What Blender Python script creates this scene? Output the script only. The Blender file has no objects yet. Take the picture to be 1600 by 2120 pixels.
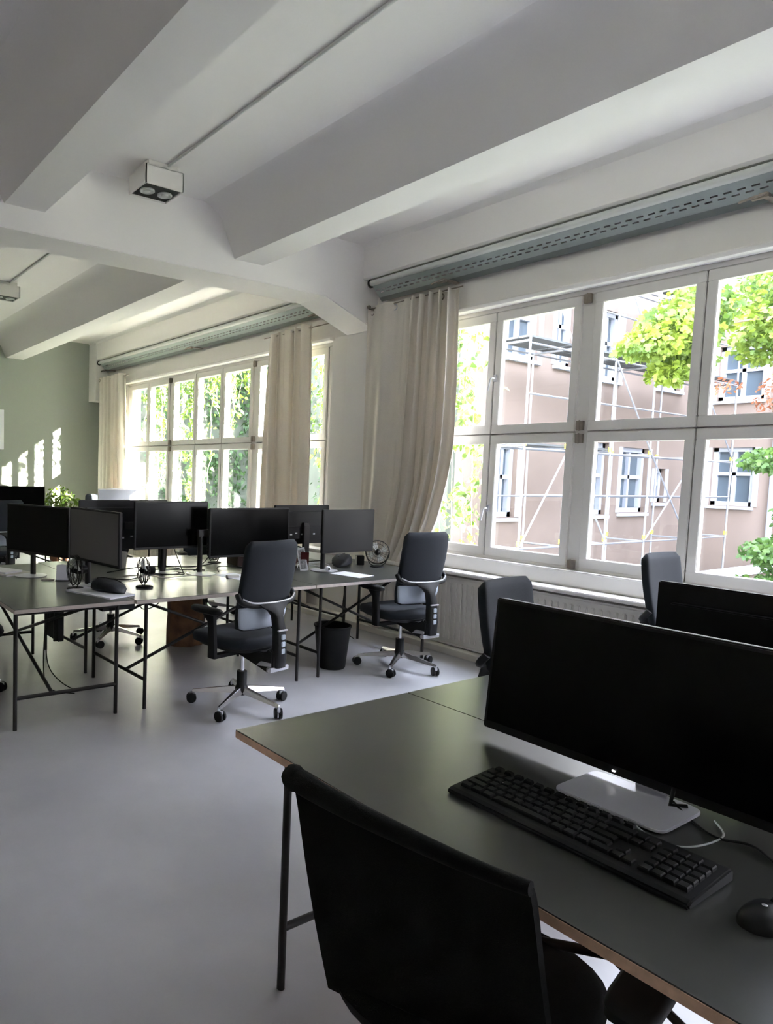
import bpy, bmesh, math, random
from math import sin, cos, pi, radians, sqrt, atan2
from mathutils import Vector, Matrix, Euler
SC = bpy.context.scene
COL = SC.collection
# ------------------------------------------------------------------ camera
YAW, PITCH, ROLL, FPX, PCX, PCY = 0.577815865, -0.0732600432, 0.0283837792, 1431.0154, 458.43536, 1081.8133
def camera():
    cy, sy, cp, sp, cr, sr = cos(YAW), sin(YAW), cos(PITCH), sin(PITCH), cos(ROLL), sin(ROLL)
    fw = Vector((sy*cp, cy*cp, sp)); rt = Vector((cy, -sy, 0)); up = rt.cross(fw)
    r2 = cr*rt + sr*up; u2 = -sr*rt + cr*up
    cd = bpy.data.cameras.new('camera'); co = bpy.data.objects.new('camera', cd); COL.objects.link(co)
    co.matrix_world = Matrix(((r2.x, u2.x, -fw.x, 0), (r2.y, u2.y, -fw.y, 0), (r2.z, u2.z, -fw.z, 1.55), (0, 0, 0, 1)))
    cd.sensor_fit = 'VERTICAL'; cd.sensor_height = 36.0; cd.sensor_width = 36.0*1600/2120
    cd.lens = FPX/2120*36.0
    cd.shift_x = (800-PCX)/2120; cd.shift_y = (PCY-1060)/2120
    cd.clip_start = 0.05; cd.clip_end = 300
    SC.camera = co
camera()
# ------------------------------------------------------------------ sky and sun
W = bpy.data.worlds.new('sky'); SC.world = W; W.use_nodes = True
nt = W.node_tree; nt.nodes.clear()
tcw = nt.nodes.new('ShaderNodeTexCoord'); spx = nt.nodes.new('ShaderNodeSeparateXYZ'); sky = nt.nodes.new('ShaderNodeValToRGB')
nt.links.new(tcw.outputs['Generated'], spx.inputs[0]); nt.links.new(spx.outputs['Z'], sky.inputs[0])
sky.color_ramp.elements[0].position = 0.0; sky.color_ramp.elements[0].color = (0.95, 0.915, 1.0, 1)
sky.color_ramp.elements[1].position = 0.8; sky.color_ramp.elements[1].color = (0.74, 0.78, 0.97, 1)
bg = nt.nodes.new('ShaderNodeBackground'); bg.inputs[1].default_value = 9.0
wo = nt.nodes.new('ShaderNodeOutputWorld')
nt.links.new(sky.outputs[0], bg.inputs[0]); nt.links.new(bg.outputs[0], wo.inputs[0])
sl = bpy.data.lights.new('sun', 'SUN'); sl.energy = 90.0; sl.angle = radians(0.6); sl.color = (1.0, 0.93, 0.80)
so = bpy.data.objects.new('sun', sl); COL.objects.link(so)
so.rotation_euler = Vector((-1.0, 2.5, -0.72)).to_track_quat('-Z', 'Y').to_euler()
SC.view_settings.view_transform = 'Standard'; SC.view_settings.look = 'None'
SC.view_settings.gamma = 1.0; SC.view_settings.use_curve_mapping = False
SC.view_settings.exposure = 1.88
SC.cycles.use_denoising = True
SC.cycles.max_bounces = 10; SC.cycles.diffuse_bounces = 7; SC.cycles.adaptive_threshold = 0.02; SC.cycles.transparent_max_bounces = 16
SC.cycles.sample_clamp_indirect = 12
# ------------------------------------------------------------------ materials
def mat(name, col, rough=0.6, metal=0.0, spec=0.5, noise=0.0, nscale=20.0, bump=0.0, bscale=60.0, col2=None, coat=0.0, trans=0.0, sheen=0.0):
    m = bpy.data.materials.new(name); m.use_nodes = True
    t = m.node_tree; b = t.nodes['Principled BSDF']
    b.inputs['Base Color'].default_value = (*col, 1); b.inputs['Roughness'].default_value = rough
    b.inputs['Metallic'].default_value = metal; b.inputs['Specular IOR Level'].default_value = spec
    b.inputs['Coat Weight'].default_value = coat; b.inputs['Sheen Weight'].default_value = sheen
    tc = t.nodes.new('ShaderNodeTexCoord')
    if noise > 0 or col2:
        n = t.nodes.new('ShaderNodeTexNoise'); n.inputs['Scale'].default_value = nscale; n.inputs['Detail'].default_value = 5
        t.links.new(tc.outputs['Object'], n.inputs['Vector'])
        r = t.nodes.new('ShaderNodeValToRGB')
        c2 = col2 if col2 else tuple(min(1, c*(1+noise)) for c in col); c1 = col if col2 else tuple(c*(1-noise) for c in col)
        r.color_ramp.elements[0].color = (*c1, 1); r.color_ramp.elements[1].color = (*c2, 1)
        r.color_ramp.elements[0].position = 0.35; r.color_ramp.elements[1].position = 0.65
        t.links.new(n.outputs['Fac'], r.inputs[0]); t.links.new(r.outputs[0], b.inputs['Base Color'])
    if bump > 0:
        n2 = t.nodes.new('ShaderNodeTexNoise'); n2.inputs['Scale'].default_value = bscale; n2.inputs['Detail'].default_value = 3
        t.links.new(tc.outputs['Object'], n2.inputs['Vector'])
        bp = t.nodes.new('ShaderNodeBump'); bp.inputs['Strength'].default_value = bump; bp.inputs['Distance'].default_value = 0.01
        t.links.new(n2.outputs['Fac'], bp.inputs['Height']); t.links.new(bp.outputs[0], b.inputs['Normal'])
    if trans > 0:
        tr = t.nodes.new('ShaderNodeBsdfTranslucent'); tr.inputs[0].default_value = (*col, 1)
        if noise > 0 or col2: t.links.new(r.outputs[0], tr.inputs[0])
        mx = t.nodes.new('ShaderNodeMixShader'); mx.inputs[0].default_value = trans
        out = t.nodes['Material Output']
        t.links.new(b.outputs[0], mx.inputs[1]); t.links.new(tr.outputs[0], mx.inputs[2]); t.links.new(mx.outputs[0], out.inputs[0])
    return m
def glass_mat():
    m = bpy.data.materials.new('window glass'); m.use_nodes = True; t = m.node_tree; t.nodes.clear()
    a = t.nodes.new('ShaderNodeBsdfTransparent'); a.inputs[0].default_value = (0.93, 0.96, 0.95, 1)
    g = t.nodes.new('ShaderNodeBsdfGlossy'); g.inputs['Roughness'].default_value = 0.02
    lw = t.nodes.new('ShaderNodeLayerWeight'); lw.inputs['Blend'].default_value = 0.5
    pw = t.nodes.new('ShaderNodeMath'); pw.operation = 'POWER'; pw.inputs[1].default_value = 5.0
    f = t.nodes.new('ShaderNodeMath'); f.operation = 'MULTIPLY_ADD'; f.inputs[1].default_value = 0.45; f.inputs[2].default_value = 0.025
    t.links.new(lw.outputs['Facing'], pw.inputs[0]); t.links.new(pw.outputs[0], f.inputs[0])
    x = t.nodes.new('ShaderNodeMixShader'); o = t.nodes.new('ShaderNodeOutputMaterial')
    t.links.new(f.outputs[0], x.inputs[0]); t.links.new(a.outputs[0], x.inputs[1]); t.links.new(g.outputs[0], x.inputs[2]); t.links.new(x.outputs[0], o.inputs[0])
    return m
WHITE = mat('white wall paint', (0.86, 0.83, 0.81), 0.75, bump=0.05, bscale=90)
CEIL = mat('ceiling paint', (0.87, 0.845, 0.83), 0.85, bump=0.05, bscale=60)
GREEN = mat('sage green wall', (0.355, 0.385, 0.335), 0.8, bump=0.05)
FLOOR = mat('grey screed floor', (0.38, 0.37, 0.385), 0.36, spec=0.5, noise=0.10, nscale=1.6, bump=0.02, bscale=30)
FRAME = mat('window paint', (0.78, 0.75, 0.72), 0.45)
GLASS = glass_mat()
RADM = mat('radiator enamel', (0.70, 0.67, 0.62), 0.45)
HINGE = mat('hinge metal', (0.30, 0.26, 0.22), 0.5, 0.6)
LINO = mat('dark desk linoleum', (0.048, 0.050, 0.044), 0.30, spec=0.75, noise=0.06, nscale=8)
EDGE = mat('plywood edge', (0.66, 0.44, 0.31), 0.6, noise=0.12, nscale=30)
EDGEG = mat('pale desk edge', (0.50, 0.44, 0.40), 0.6, noise=0.06, nscale=30)
STEEL = mat('black steel tube', (0.02, 0.018, 0.018), 0.45, 0.3)
BLACK = mat('black plastic', (0.006, 0.006, 0.007), 0.4, spec=0.3)
BLACKM = mat('matte black plastic', (0.008, 0.008, 0.009), 0.6, spec=0.3)
SCREEN = mat('monitor screen', (0.002, 0.002, 0.002), 0.18, spec=0.12)
SCREENM = mat('matte monitor screen', (0.02, 0.02, 0.02), 0.4, spec=0.22)
FABRIC = mat('dark blue chair fabric', (0.005, 0.008, 0.014), 0.9, noise=0.2, nscale=180, bump=0.3, bscale=500, sheen=0.05)
FABRICB = mat('black mesh fabric', (0.006, 0.006, 0.006), 0.9, spec=0.2, noise=0.3, nscale=300, bump=0.3, bscale=700)
LGREY = mat('light grey plastic', (0.42, 0.47, 0.54), 0.5)
CHROME = mat('polished aluminium', (0.75, 0.75, 0.78), 0.2, 1.0)
SILVER = mat('silver plastic', (0.62, 0.62, 0.66), 0.35, 0.5)
CURT = mat('cream curtain cloth', (0.82, 0.765, 0.70), 0.9, noise=0.05, nscale=200, bump=0.1, bscale=400, trans=0.12)
ZINC = mat('galvanised channel', (0.36, 0.40, 0.39), 0.55, 0.3)
PAPER = mat('white paper', (0.85, 0.86, 0.92), 0.8)
WOOD = mat('carved wood stump', (0.10, 0.042, 0.018), 0.6, col2=(0.24, 0.12, 0.055), nscale=9, bump=0.6, bscale=14)
LEAF = mat('sunlit leaves', (0.045, 0.10, 0.018), 0.5, col2=(0.13, 0.19, 0.022), nscale=3, trans=0.45)
LEAFD = mat('deep green leaves', (0.028, 0.062, 0.022), 0.5, col2=(0.048, 0.095, 0.028), nscale=3, trans=0.35)
LEAFM = mat('mid green leaves', (0.035, 0.085, 0.022), 0.5, col2=(0.075, 0.14, 0.028), nscale=3, trans=0.4)
LEAFT = mat('tree leaves with painted sunlight', (0.06, 0.12, 0.02), 0.5, col2=(0.20, 0.27, 0.03), nscale=1.2, trans=0.45)  # sunlight on the crown is put into this lighter, yellower leaf colour
LEAFR = mat('rust leaves', (0.20, 0.06, 0.025), 0.6, col2=(0.25, 0.11, 0.05), nscale=3, trans=0.35)
TWIG = mat('vine stem', (0.50, 0.42, 0.32), 0.8)
BARK = mat('bark', (0.13, 0.09, 0.06), 0.9, bump=0.5)
FACADE = mat('beige render', (0.155, 0.12, 0.102), 0.9, noise=0.06, nscale=1.5, bump=0.1)
BRICKR = mat('pink render', (0.60, 0.40, 0.36), 0.9, noise=0.06, nscale=1.5)
FACW = mat('white window surround', (0.30, 0.32, 0.37), 0.6)
PANEB = mat('far window pane', (0.06, 0.08, 0.10), 0.15)
GALV = mat('scaffold tube', (0.23, 0.24, 0.27), 0.4, 0.35)
DECK = mat('scaffold deck', (0.06, 0.065, 0.07), 0.7)
YELL = mat('yellow coupler', (0.75, 0.62, 0.05), 0.5)
GROUND = mat('courtyard planting', (0.075, 0.085, 0.06), 0.9, noise=0.1, nscale=4)
CLEAR = mat('frosted plastic', (0.75, 0.78, 0.78), 0.3, trans=0.5)
REDBR = mat('oxblood plastic', (0.10, 0.015, 0.012), 0.35)
BROWNB = mat('dark brown box', (0.05, 0.02, 0.015), 0.6)
TERRA = mat('clay pot', (0.30, 0.14, 0.08), 0.8)
# ------------------------------------------------------------------ mesh builder
class MB:
    def __init__(s): s.v = []; s.f = []; s.m = []; s.mi = 0
    def add(s, vs, fs):
        o = len(s.v); s.v += [tuple(v) for v in vs]; s.f += [tuple(i+o for i in f) for f in fs]; s.m += [s.mi]*len(fs); return s
    def box(s, x0, x1, y0, y1, z0, z1, M=None):
        v = [Vector((x, y, z)) for z in (z0, z1) for y in (y0, y1) for x in (x0, x1)]
        if M: v = [M @ p for p in v]
        return s.add(v, [(0, 2, 3, 1), (4, 5, 7, 6), (0, 1, 5, 4), (2, 6, 7, 3), (0, 4, 6, 2), (1, 3, 7, 5)])
    def loft(s, loops, caps=True, closed=False):
        n = len(loops[0]); k = len(loops); v = [p for l in loops for p in l]; f = []
        for i in range(k if closed else k-1):
            a = i*n; b = ((i+1) % k)*n
            for j in range(n): f.append((a+j, a+(j+1) % n, b+(j+1) % n, b+j))
        if caps and not closed: f.append(tuple(range(n-1, -1, -1))); f.append(tuple((k-1)*n+j for j in range(n)))
        return s.add(v, f)
    def tube(s, path, r, n=8, r1=None, caps=True):
        P = [Vector(p) for p in path]; loops = []; up = None; k = len(P)
        for i, p in enumerate(P):
            d = (P[min(i+1, k-1)]-P[max(i-1, 0)])
            if d.length < 1e-9: d = Vector((0, 0, 1))
            d.normalize()
            if up is None: up = Vector((0, 0, 1)) if abs(d.z) < 0.9 else Vector((1, 0, 0))
            a = d.cross(up).normalized(); up = a.cross(d).normalized()
            rr = r if r1 is None else r+(r1-r)*i/(k-1)
            loops.append([p+a*rr*cos(2*pi*j/n)+up*rr*sin(2*pi*j/n) for j in range(n)])
        return s.loft(loops, caps)
    def lathe(s, prof, c=(0, 0, 0), n=20, M=None):
        loops = []
        for r, z in prof:
            l = [Vector((r*cos(2*pi*j/n), r*sin(2*pi*j/n), z)) for j in range(n)]
            if M: l = [M @ p for p in l]
            loops.append([p+Vector(c) for p in l])
        return s.loft(loops)
    def prism(s, poly, axis, a, b):
        # poly: 2D points; axis 'y': (x,z) extruded in y ; 'x': (y,z) ; 'z': (x,y)
        def P(p, t):
            return {'y': (p[0], t, p[1]), 'x': (t, p[0], p[1]), 'z': (p[0], p[1], t)}[axis]
        return s.loft([[Vector(P(p, a)) for p in poly], [Vector(P(p, b)) for p in poly]])
    def torus(s, c, R, r, M=None, n=20, k=6):
        loops = []
        for i in range(n):
            t = 2*pi*i/n; l = []
            for j in range(k):
                q = 2*pi*j/k; p = Vector(((R+r*cos(q))*cos(t), (R+r*cos(q))*sin(t), r*sin(q)))
                if M: p = M @ p
                l.append(p+Vector(c))
            loops.append(l)
        return s.loft(loops, closed=True)
    def mesh(s, name, mats, smooth=None, bev=0.0, seg=2):
        me = bpy.data.meshes.new(name); me.from_pydata(s.v, [], s.f)
        for m in (mats if isinstance(mats, (list, tuple)) else [mats]): me.materials.append(m)
        if any(s.m): me.polygons.foreach_set('material_index', s.m)
        bm = bmesh.new(); bm.from_mesh(me)
        bmesh.ops.recalc_face_normals(bm, faces=bm.faces)
        if bev > 0:
            ed = [e for e in bm.edges if len(e.link_faces) == 2 and e.calc_face_angle(0) > 0.6]
            bmesh.ops.bevel(bm, geom=ed, offset=bev, segments=seg, affect='EDGES', clamp_overlap=True)
        bm.to_mesh(me); bm.free()
        if smooth is not None:
            me.shade_smooth(); me.set_sharp_from_angle(angle=radians(smooth))
        me.update(); return me
    def obj(s, name, mats, parent=None, smooth=None, bev=0.0, seg=2, kind=None):
        o = bpy.data.objects.new(name, s.mesh(name, mats, smooth, bev, seg)); COL.objects.link(o)
        if parent: o.parent = parent
        if kind: o['kind'] = kind
        return o
def box(name, m, x0, x1, y0, y1, z0, z1, parent=None, bev=0.0, kind=None, M=None):
    return MB().box(x0, x1, y0, y1, z0, z1, M).obj(name, m, parent, bev=bev, kind=kind)
def empty(name, loc=(0, 0, 0), rz=0.0):
    o = bpy.data.objects.new(name, None); COL.objects.link(o); o.location = loc; o.rotation_euler = (0, 0, rz); o.empty_display_size = 0.1; return o
def tag(o, label, cat, group=None):
    o['label'] = label; o['category'] = cat
    if group: o['group'] = group
    return o
def thing(name, label, cat, loc=(0, 0, 0), rz=0.0, group=None): return tag(empty(name, loc, rz), label, cat, group)
def dup(root, loc, rz, label, group=None):
    r = root.copy(); COL.objects.link(r); r.location = loc; r.rotation_euler = (0, 0, rz); r['label'] = label
    if group: r['group'] = group
    for c in list(root.children):
        d = c.copy(); COL.objects.link(d); d.parent = r
        for g in list(c.children):
            h = g.copy(); COL.objects.link(h); h.parent = d
    return r
def se(a, b, n=20, p=3.0):
    out = []
    for i in range(n):
        t = 2*pi*i/n; c, s_ = cos(t), sin(t)
        out.append((a*math.copysign(abs(c)**(2/p), c), b*math.copysign(abs(s_)**(2/p), s_)))
    return out
def spline(pts, k=8):
    P = [Vector(p) for p in pts]; out = []
    for i in range(len(P)-1):
        p0, p1, p2, p3 = P[max(i-1, 0)], P[i], P[i+1], P[min(i+2, len(P)-1)]
        for j in range(k):
            t = j/k
            out.append(0.5*((2*p1)+(-p0+p2)*t+(2*p0-5*p1+4*p2-p3)*t*t+(-p0+3*p1-3*p2+p3)*t**3))
    out.append(P[-1]); return out
S = 'structure'
# ------------------------------------------------------------------ room shell
XL, XW, YN, YF, ZC = -4.6, 5.22, -9.6, 12.30, 3.84
box('floor', FLOOR, XL-0.2, 5.5, YN-0.2, YF+0.2, -0.15, 0, kind=S)
box('ceiling', CEIL, XL-0.2, 5.5, YN-0.2, YF+0.2, ZC, ZC+0.25, kind=S)
box('wall_back', GREEN, XL-0.2, 5.5, YF, YF+0.2, -0.15, ZC+0.25, kind=S)
box('wall_front', WHITE, XL-0.2, 5.5, YN-0.2, YN, -0.15, ZC+0.25, kind=S)
WZ0, WZ1 = 0.83, 3.02
OPEN = [(-5.7, -2.5), (-1.84, 4.66), (5.86, 11.15)]
def wall_openings(name, x0, x1, opens, z0, z1, m):
    b = MB(); ys = [YN-0.2]+[v for o in opens for v in o]+[YF+0.2]
    b.box(x0, x1, YN-0.2, YF+0.2, -1.6, z0); b.box(x0, x1, YN-0.2, YF+0.2, z1, ZC+0.25)
    for i in range(0, len(ys), 2): b.box(x0, x1, ys[i], ys[i+1], z0, z1)
    return b.obj(name, m, kind=S)
wall_openings('wall_right', XW, 5.50, OPEN, WZ0, WZ1, WHITE)
LOP = []
box('wall_left', WHITE, XL-0.25, XL, YN-0.2, YF+0.2, -0.15, ZC+0.25, kind=S)
# plinth under the windows, panel lines above and sill board
b = MB(); b.box(4.97, XW, YN, YF, 0, 0.055); b.obj('baseboard_right', RADM, kind=S, bev=0.004)
b = MB(); b.box(5.207, XW, -1.9, 5.20, 3.055, 3.215); b.box(5.207, XW, 5.62, 11.9, 3.055, 3.215); b.obj('trim_1', WHITE, kind=S, bev=0.003)
b = MB()
for a, c in OPEN[1:]:
    b.prism([(5.15, 3.02), (5.14, 3.045), (5.16, 3.06), (XW, 3.06), (XW, 3.02)], 'y', a-0.03, c+0.03)
b.obj('trim_2', WHITE, kind=S, bev=0.003)
for i, (a, c) in enumerate(OPEN[1:]):
    MB().box(4.99, 5.34, a-0.35 if i else a-0.4, c+0.1, 0.705, 0.735).obj('sill' if 0 else 'trim_%d' % (3+i), FRAME, kind=S, bev=0.006)
    MB().box(5.17, 5.30, a, c, 0.735, 0.86).obj('trim_%d' % (5+i), FRAME, kind=S, bev=0.01)
# the deep cross beams with their haunches and columns
def haunch_beam(y0, y1, name, mirror=False):
    b = MB()
    b.prism([(XL, 3.27), (4.52, 3.27), (5.19, 3.04), (5.19, 0), (5.30, 0), (5.30, ZC+0.02), (XL, ZC+0.02)], 'y', y0, y1)
    return b.obj(name, CEIL, kind=S, bev=0.006)
haunch_beam(5.20, 5.60, 'beam_1'); haunch_beam(-2.3, -1.9, 'beam_2')
box('beam_3', CEIL, 4.985, 5.30, 11.98, YF+0.02, 2.78, ZC, kind=S, bev=0.004)
def joist(xl, xr, z, y0, y1, name):
    def side(sx, x):
        pts = [(x, z), (x+sx*0.115, 3.66)]
        for i in range(1, 9):
            t = i/8*pi/2*0.86
            pts.append((x+sx*(0.115+0.30*(1-cos(t))*0.95+0.03*sin(t)), 3.66+(ZC-3.655)*sin(t)/sin(pi/2*0.86)))
        return pts
    R = side(1, xr); L = side(-1, xl)
    poly = R+[(R[-1][0], ZC+0.02), (L[-1][0], ZC+0.02)]+L[::-1]
    b = MB(); b.prism(poly, 'y', y0, y1); return b.obj(name, CEIL, kind=S, smooth=35)
n = 4
for (y0, y1) in ((-9.6, -2.28), (-1.92, 5.22), (5.58, 12.3)):
    for (a, c, z) in ((-4.4, -4.1, 3.44), (-2.56, -2.26, 3.44), (-0.56, -0.26, 3.44), (1.44, 1.74, 3.44), (3.45, 3.76, 3.42)):
        joist(a, c, z, y0, y1, 'beam_%d' % n); n += 1
    b = MB(); b.prism([(5.0, 3.52), (5.0, 3.80), (4.97, 3.835), (4.90, ZC+.01), (5.30, ZC+.01), (5.30, 3.50), (5.02, 3.50)], 'y', y0, y1)
    b.obj('beam_%d' % n, CEIL, kind=S, smooth=40); n += 1
# ------------------------------------------------------------------ windows
def window(name, posts, counts, hinges, handles, xo=5.306):
    w = empty(name); w['kind'] = S
    a, c = posts[-1]-0.05, posts[0]+0.05
    fx0, fx1 = 5.255, xo+0.012
    b = MB(); b.box(fx0, fx1, a, c, WZ0, 0.885); b.box(fx0, fx1, a, c, 2.98, WZ1); b.box(xo+0.002, xo+0.012, a, c, 1.91, 1.966)
    for p in posts: b.box(fx0+0.012, fx1, p-0.048, p+0.048, 0.885, 2.98)
    b.obj('window_frame', FRAME, w, bev=0.004)
    def sash(y0, y1, z0, z1):
        t = 0.062; x0, x1 = 5.25, xo
        b = MB()
        b.box(x0, x1, y0, y1, z0, z0+t+0.012); b.box(x0, x1, y0, y1, z1-t-0.012, z1)
        b.box(x0, x1, y0, y0+t, z0+t+0.012, z1-t-0.012); b.box(x0, x1, y1-t, y1, z0+t+0.012, z1-t-0.012)
        s_ = b.obj('sash', FRAME, w, bev=0.004)
        MB().box(xo-0.010, xo-0.006, y0+t-0.005, y1-t+0.005, z0+t, z1-t).obj('pane', GLASS, s_)
        return s_
    for i in range(len(posts)-1):
        y1, y0 = posts[i]-0.048, posts[i+1]+0.048; k = counts[i]; d = (y1-y0)/k
        for j in range(k):
            g0, g1 = y0+j*d+0.004, y0+(j+1)*d-0.004
            sash(g0, g1, 0.886, 1.932); sash(g0, g1, 1.944, 2.978)
            if j: MB().box(xo+0.002, xo+0.012, g0-0.03, g0+0.022, 0.885, 2.98).obj('cover_strip', FRAME, w)
    for y in hinges:
        for z in (0.905, 1.885, 1.985, 2.945):
            bb = MB(); bb.box(5.225, 5.257, y-0.026, y-0.004, z-0.035, z+0.035); bb.box(5.225, 5.257, y+0.004, y+0.026, z-0.035, z+0.035)
            bb.tube([(5.226, y, z-0.04), (5.226, y, z+0.04)], 0.007, 8)
            bb.obj('hinge', HINGE, w, bev=0.002)
    for y, z in handles:
        bb = MB(); bb.box(5.236, 5.252, y-0.014, y+0.014, z-0.03, z+0.03)
        bb.tube([(5.24, y, z), (5.20, y, z), (5.195, y+0.01, z-0.01), (5.195, y+0.03, z-0.11)], 0.008, 8)
        bb.obj('window_handle', SILVER, w, smooth=40)
    return w
window('window_1', [4.61, 3.01, 1.41, -0.19, -1.79], [2, 2, 2, 2], [3.01, 4.61, 1.41], [(3.79, 2.42), (3.79, 1.30)])
window('window_2', [11.10, 9.60, 7.35, 5.91], [2, 3, 2], [9.60, 7.35], [(10.33, 1.3)], 5.345)
window('window_3', [-2.55, -4.1, -5.65], [2, 2], [], [])
for i, (a, c) in enumerate(LOP):
    w = empty('window_%d' % (4+i)); w['kind'] = S
    k = max(2, round((c-a)/0.9)); b = MB(); x0, x1 = XL-0.12, XL-0.05
    b.box(x0, x1, a, c, 1.0, 1.07); b.box(x0, x1, a, c, 2.93, 3.0)
    for j in range(k+1):
        yy = a+(c-a)*j/k; b.box(x0, x1, max(a, yy-0.05), min(c, yy+0.05), 1.07, 2.93)
    b.obj('window_frame', FRAME, w, bev=0.004)
    for j in range(k): MB().box(XL-0.092, XL-0.088, a+(c-a)*j/k+.04, a+(c-a)*(j+1)/k-.04, 1.06, 2.94).obj('pane', GLASS, w)
# ------------------------------------------------------------------ radiators
def radiator(y0, y1, label):
    r = thing('radiator', label, 'radiator')
    b = MB(); b.box(5.05, 5.13, y0, y1, 0.085, 0.67); b.box(5.145, 5.195, y0+0.02, y1-0.02, 0.10, 0.65)
    b.obj('radiator_panel', RADM, r, bev=0.006)
    k = int((y1-y0)/0.055); b = MB()
    for i in range(k):
        y = y0+0.03+i*(y1-y0-0.06)/max(1, k-1); b.box(5.034, 5.052, y-0.013, y+0.013, 0.12, 0.63)
    f = b.obj('flute', RADM, r, bev=0.006); f['kind'] = 'stuff'
    b = MB(); b.box(5.04, 5.205, y0-0.004, y1+0.004, 0.67, 0.682); b.obj('top_grille', RADM, r)
    b = MB()
    for y in (y0+0.3, y1-0.3): MB().box(5.12, 5.215, y-0.02, y+0.02, 0.055, 0.3).obj('bracket', RADM, r)
    return r
radiator(1.35, 4.12, 'wide cream radiator under the near window, behind the chair with a silver armrest')
radiator(-1.7, 1.2, 'cream radiator under the near window beside the camera position')
radiator(6.3, 10.9, 'long cream radiator under the far window beside the ivy panes')
# heating pipe along the wall foot
b = MB(); b.tube([(5.06, 1.2, 0.075), (5.06, 5.1, 0.075)], 0.011, 8)
tag(b.obj('heating_pipe', RADM, smooth=40), 'thin cream heating pipe running along the wall foot', 'pipe')
# ------------------------------------------------------------------ blind tube and perforated rail
ZINCD = mat('dull channel flange', (0.20, 0.22, 0.215), 0.6, 0.2)
def perforated_rail(y0, y1, label, tubeend=True):
    r = thing('cable_rail', label, 'rail')
    # angled perforated strip with real slots
    M = Matrix.Translation((5.035, 0, 3.432)) @ Matrix.Rotation(radians(45), 4, 'Y')
    b = MB(); th = 0.003
    pitch = 0.075; k = int((y1-y0)/pitch)
    rows = [(0.0, 0.052, None), (0.052, 0.063, 0.0), (0.063, 0.083, None), (0.083, 0.094, 0.5), (0.094, 0.140, None)]
    for u0, u1, ph in rows:
        if ph is None: b.box(u0, u1, y0, y1, 0, th, M)
        else:
            ys = y0
            for i in range(k):
                c = y0+(i+0.5+ph*0.999)*pitch
                if c+0.022 > y1: break
                b.box(u0, u1, ys, c-0.022, 0, th, M); ys = c+0.022
            b.box(u0, u1, ys, y1, 0, th, M)
    b.obj('perforated_strip', ZINC, r)
    b = MB(); b.box(0.140, 0.190, y0, y1, 0.004, 0.007, M); b.obj('lower_flange', ZINCD, r)
    b = MB(); b.box(5.055, 5.20, y0, y1, 3.44, 3.495); b.obj('housing', ZINC, r, bev=0.008)
    b = MB(); b.tube([(5.02, y0, 3.455), (5.02, y1, 3.455)], 0.028, 14); b.obj('roller_tube', LGREYW, r, smooth=50)
    b = MB(); b.tube([(5.02, y1, 3.452), (5.02, y1+0.012, 3.452)], 0.042, 18); b.obj('end_cap', BLACKM, r, smooth=40)
    return r
LGREYW = mat('pale grey tube', (0.62, 0.63, 0.61), 0.5)
perforated_rail(-1.8, 5.10, 'long perforated grey metal rail with roller tube over the near window')
perforated_rail(5.64, 11.9, 'perforated grey metal rail with roller tube over the far window')
def bracket(y, label):
    b = MB(); z = 3.31
    b.box(4.99, 5.20, y-0.02, y+0.02, z-0.018, z-0.006); b.tube(spline([(5.00, y-0.02, z-0.012), (4.96, y+0.03, z-0.03), (4.97, y+0.10, z-0.035), (5.02, y+0.13, z-0.02)]), 0.008, 6)
    b.box(4.99, 5.02, y-0.03, y+0.06, z-0.035, z-0.012)
    tag(b.obj('rail_clamp', HINGE, smooth=40), label, 'clamp', 'clamps under the window rails')
bracket(4.20, 'dark clamp under the near rail just above the cream curtain')
bracket(1.84, 'dark clamp under the near rail above the green tree panes')
bracket(5.90, 'dark clamp on the far rail beside the haunched column')
bracket(8.6, 'dark clamp midway along the far rail')
bracket(11.6, 'dark clamp on the far rail next to the green wall')
# ------------------------------------------------------------------ curtains
def curtain(label, yfun, xfun, z0, z1, ns, nz, rings, top=None):
    c = thing('curtain', label, 'curtain')
    b = MB(); vs = []
    for i in range(nz+1):
        v = i/nz
        for j in range(ns+1):
            s_ = j/ns; zt = z1+(top(s_) if top else 0)
            vs.append((xfun(s_, v), yfun(s_, v), zt+(z0-zt)*v))
    fs = [(i*(ns+1)+j, i*(ns+1)+j+1, (i+1)*(ns+1)+j+1, (i+1)*(ns+1)+j) for i in range(nz) for j in range(ns)]
    b.add(vs, fs); o = b.obj('cloth', CURT, c, smooth=60)
    md = o.modifiers.new('thickness', 'SOLIDIFY'); md.thickness = 0.004
    for s_, dz in rings:
        p = (xfun(s_, 0.0)-0.003, yfun(s_, 0.01), z1+(top(s_) if top else 0)-dz)
        t = MB(); t.torus(p, 0.026, 0.006, Matrix.Rotation(pi/2, 4, 'Y')); t.obj('eyelet', HINGE if s_ < 0.2 or s_ > 0.8 else SILVER, c, smooth=50)
    return c
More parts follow.
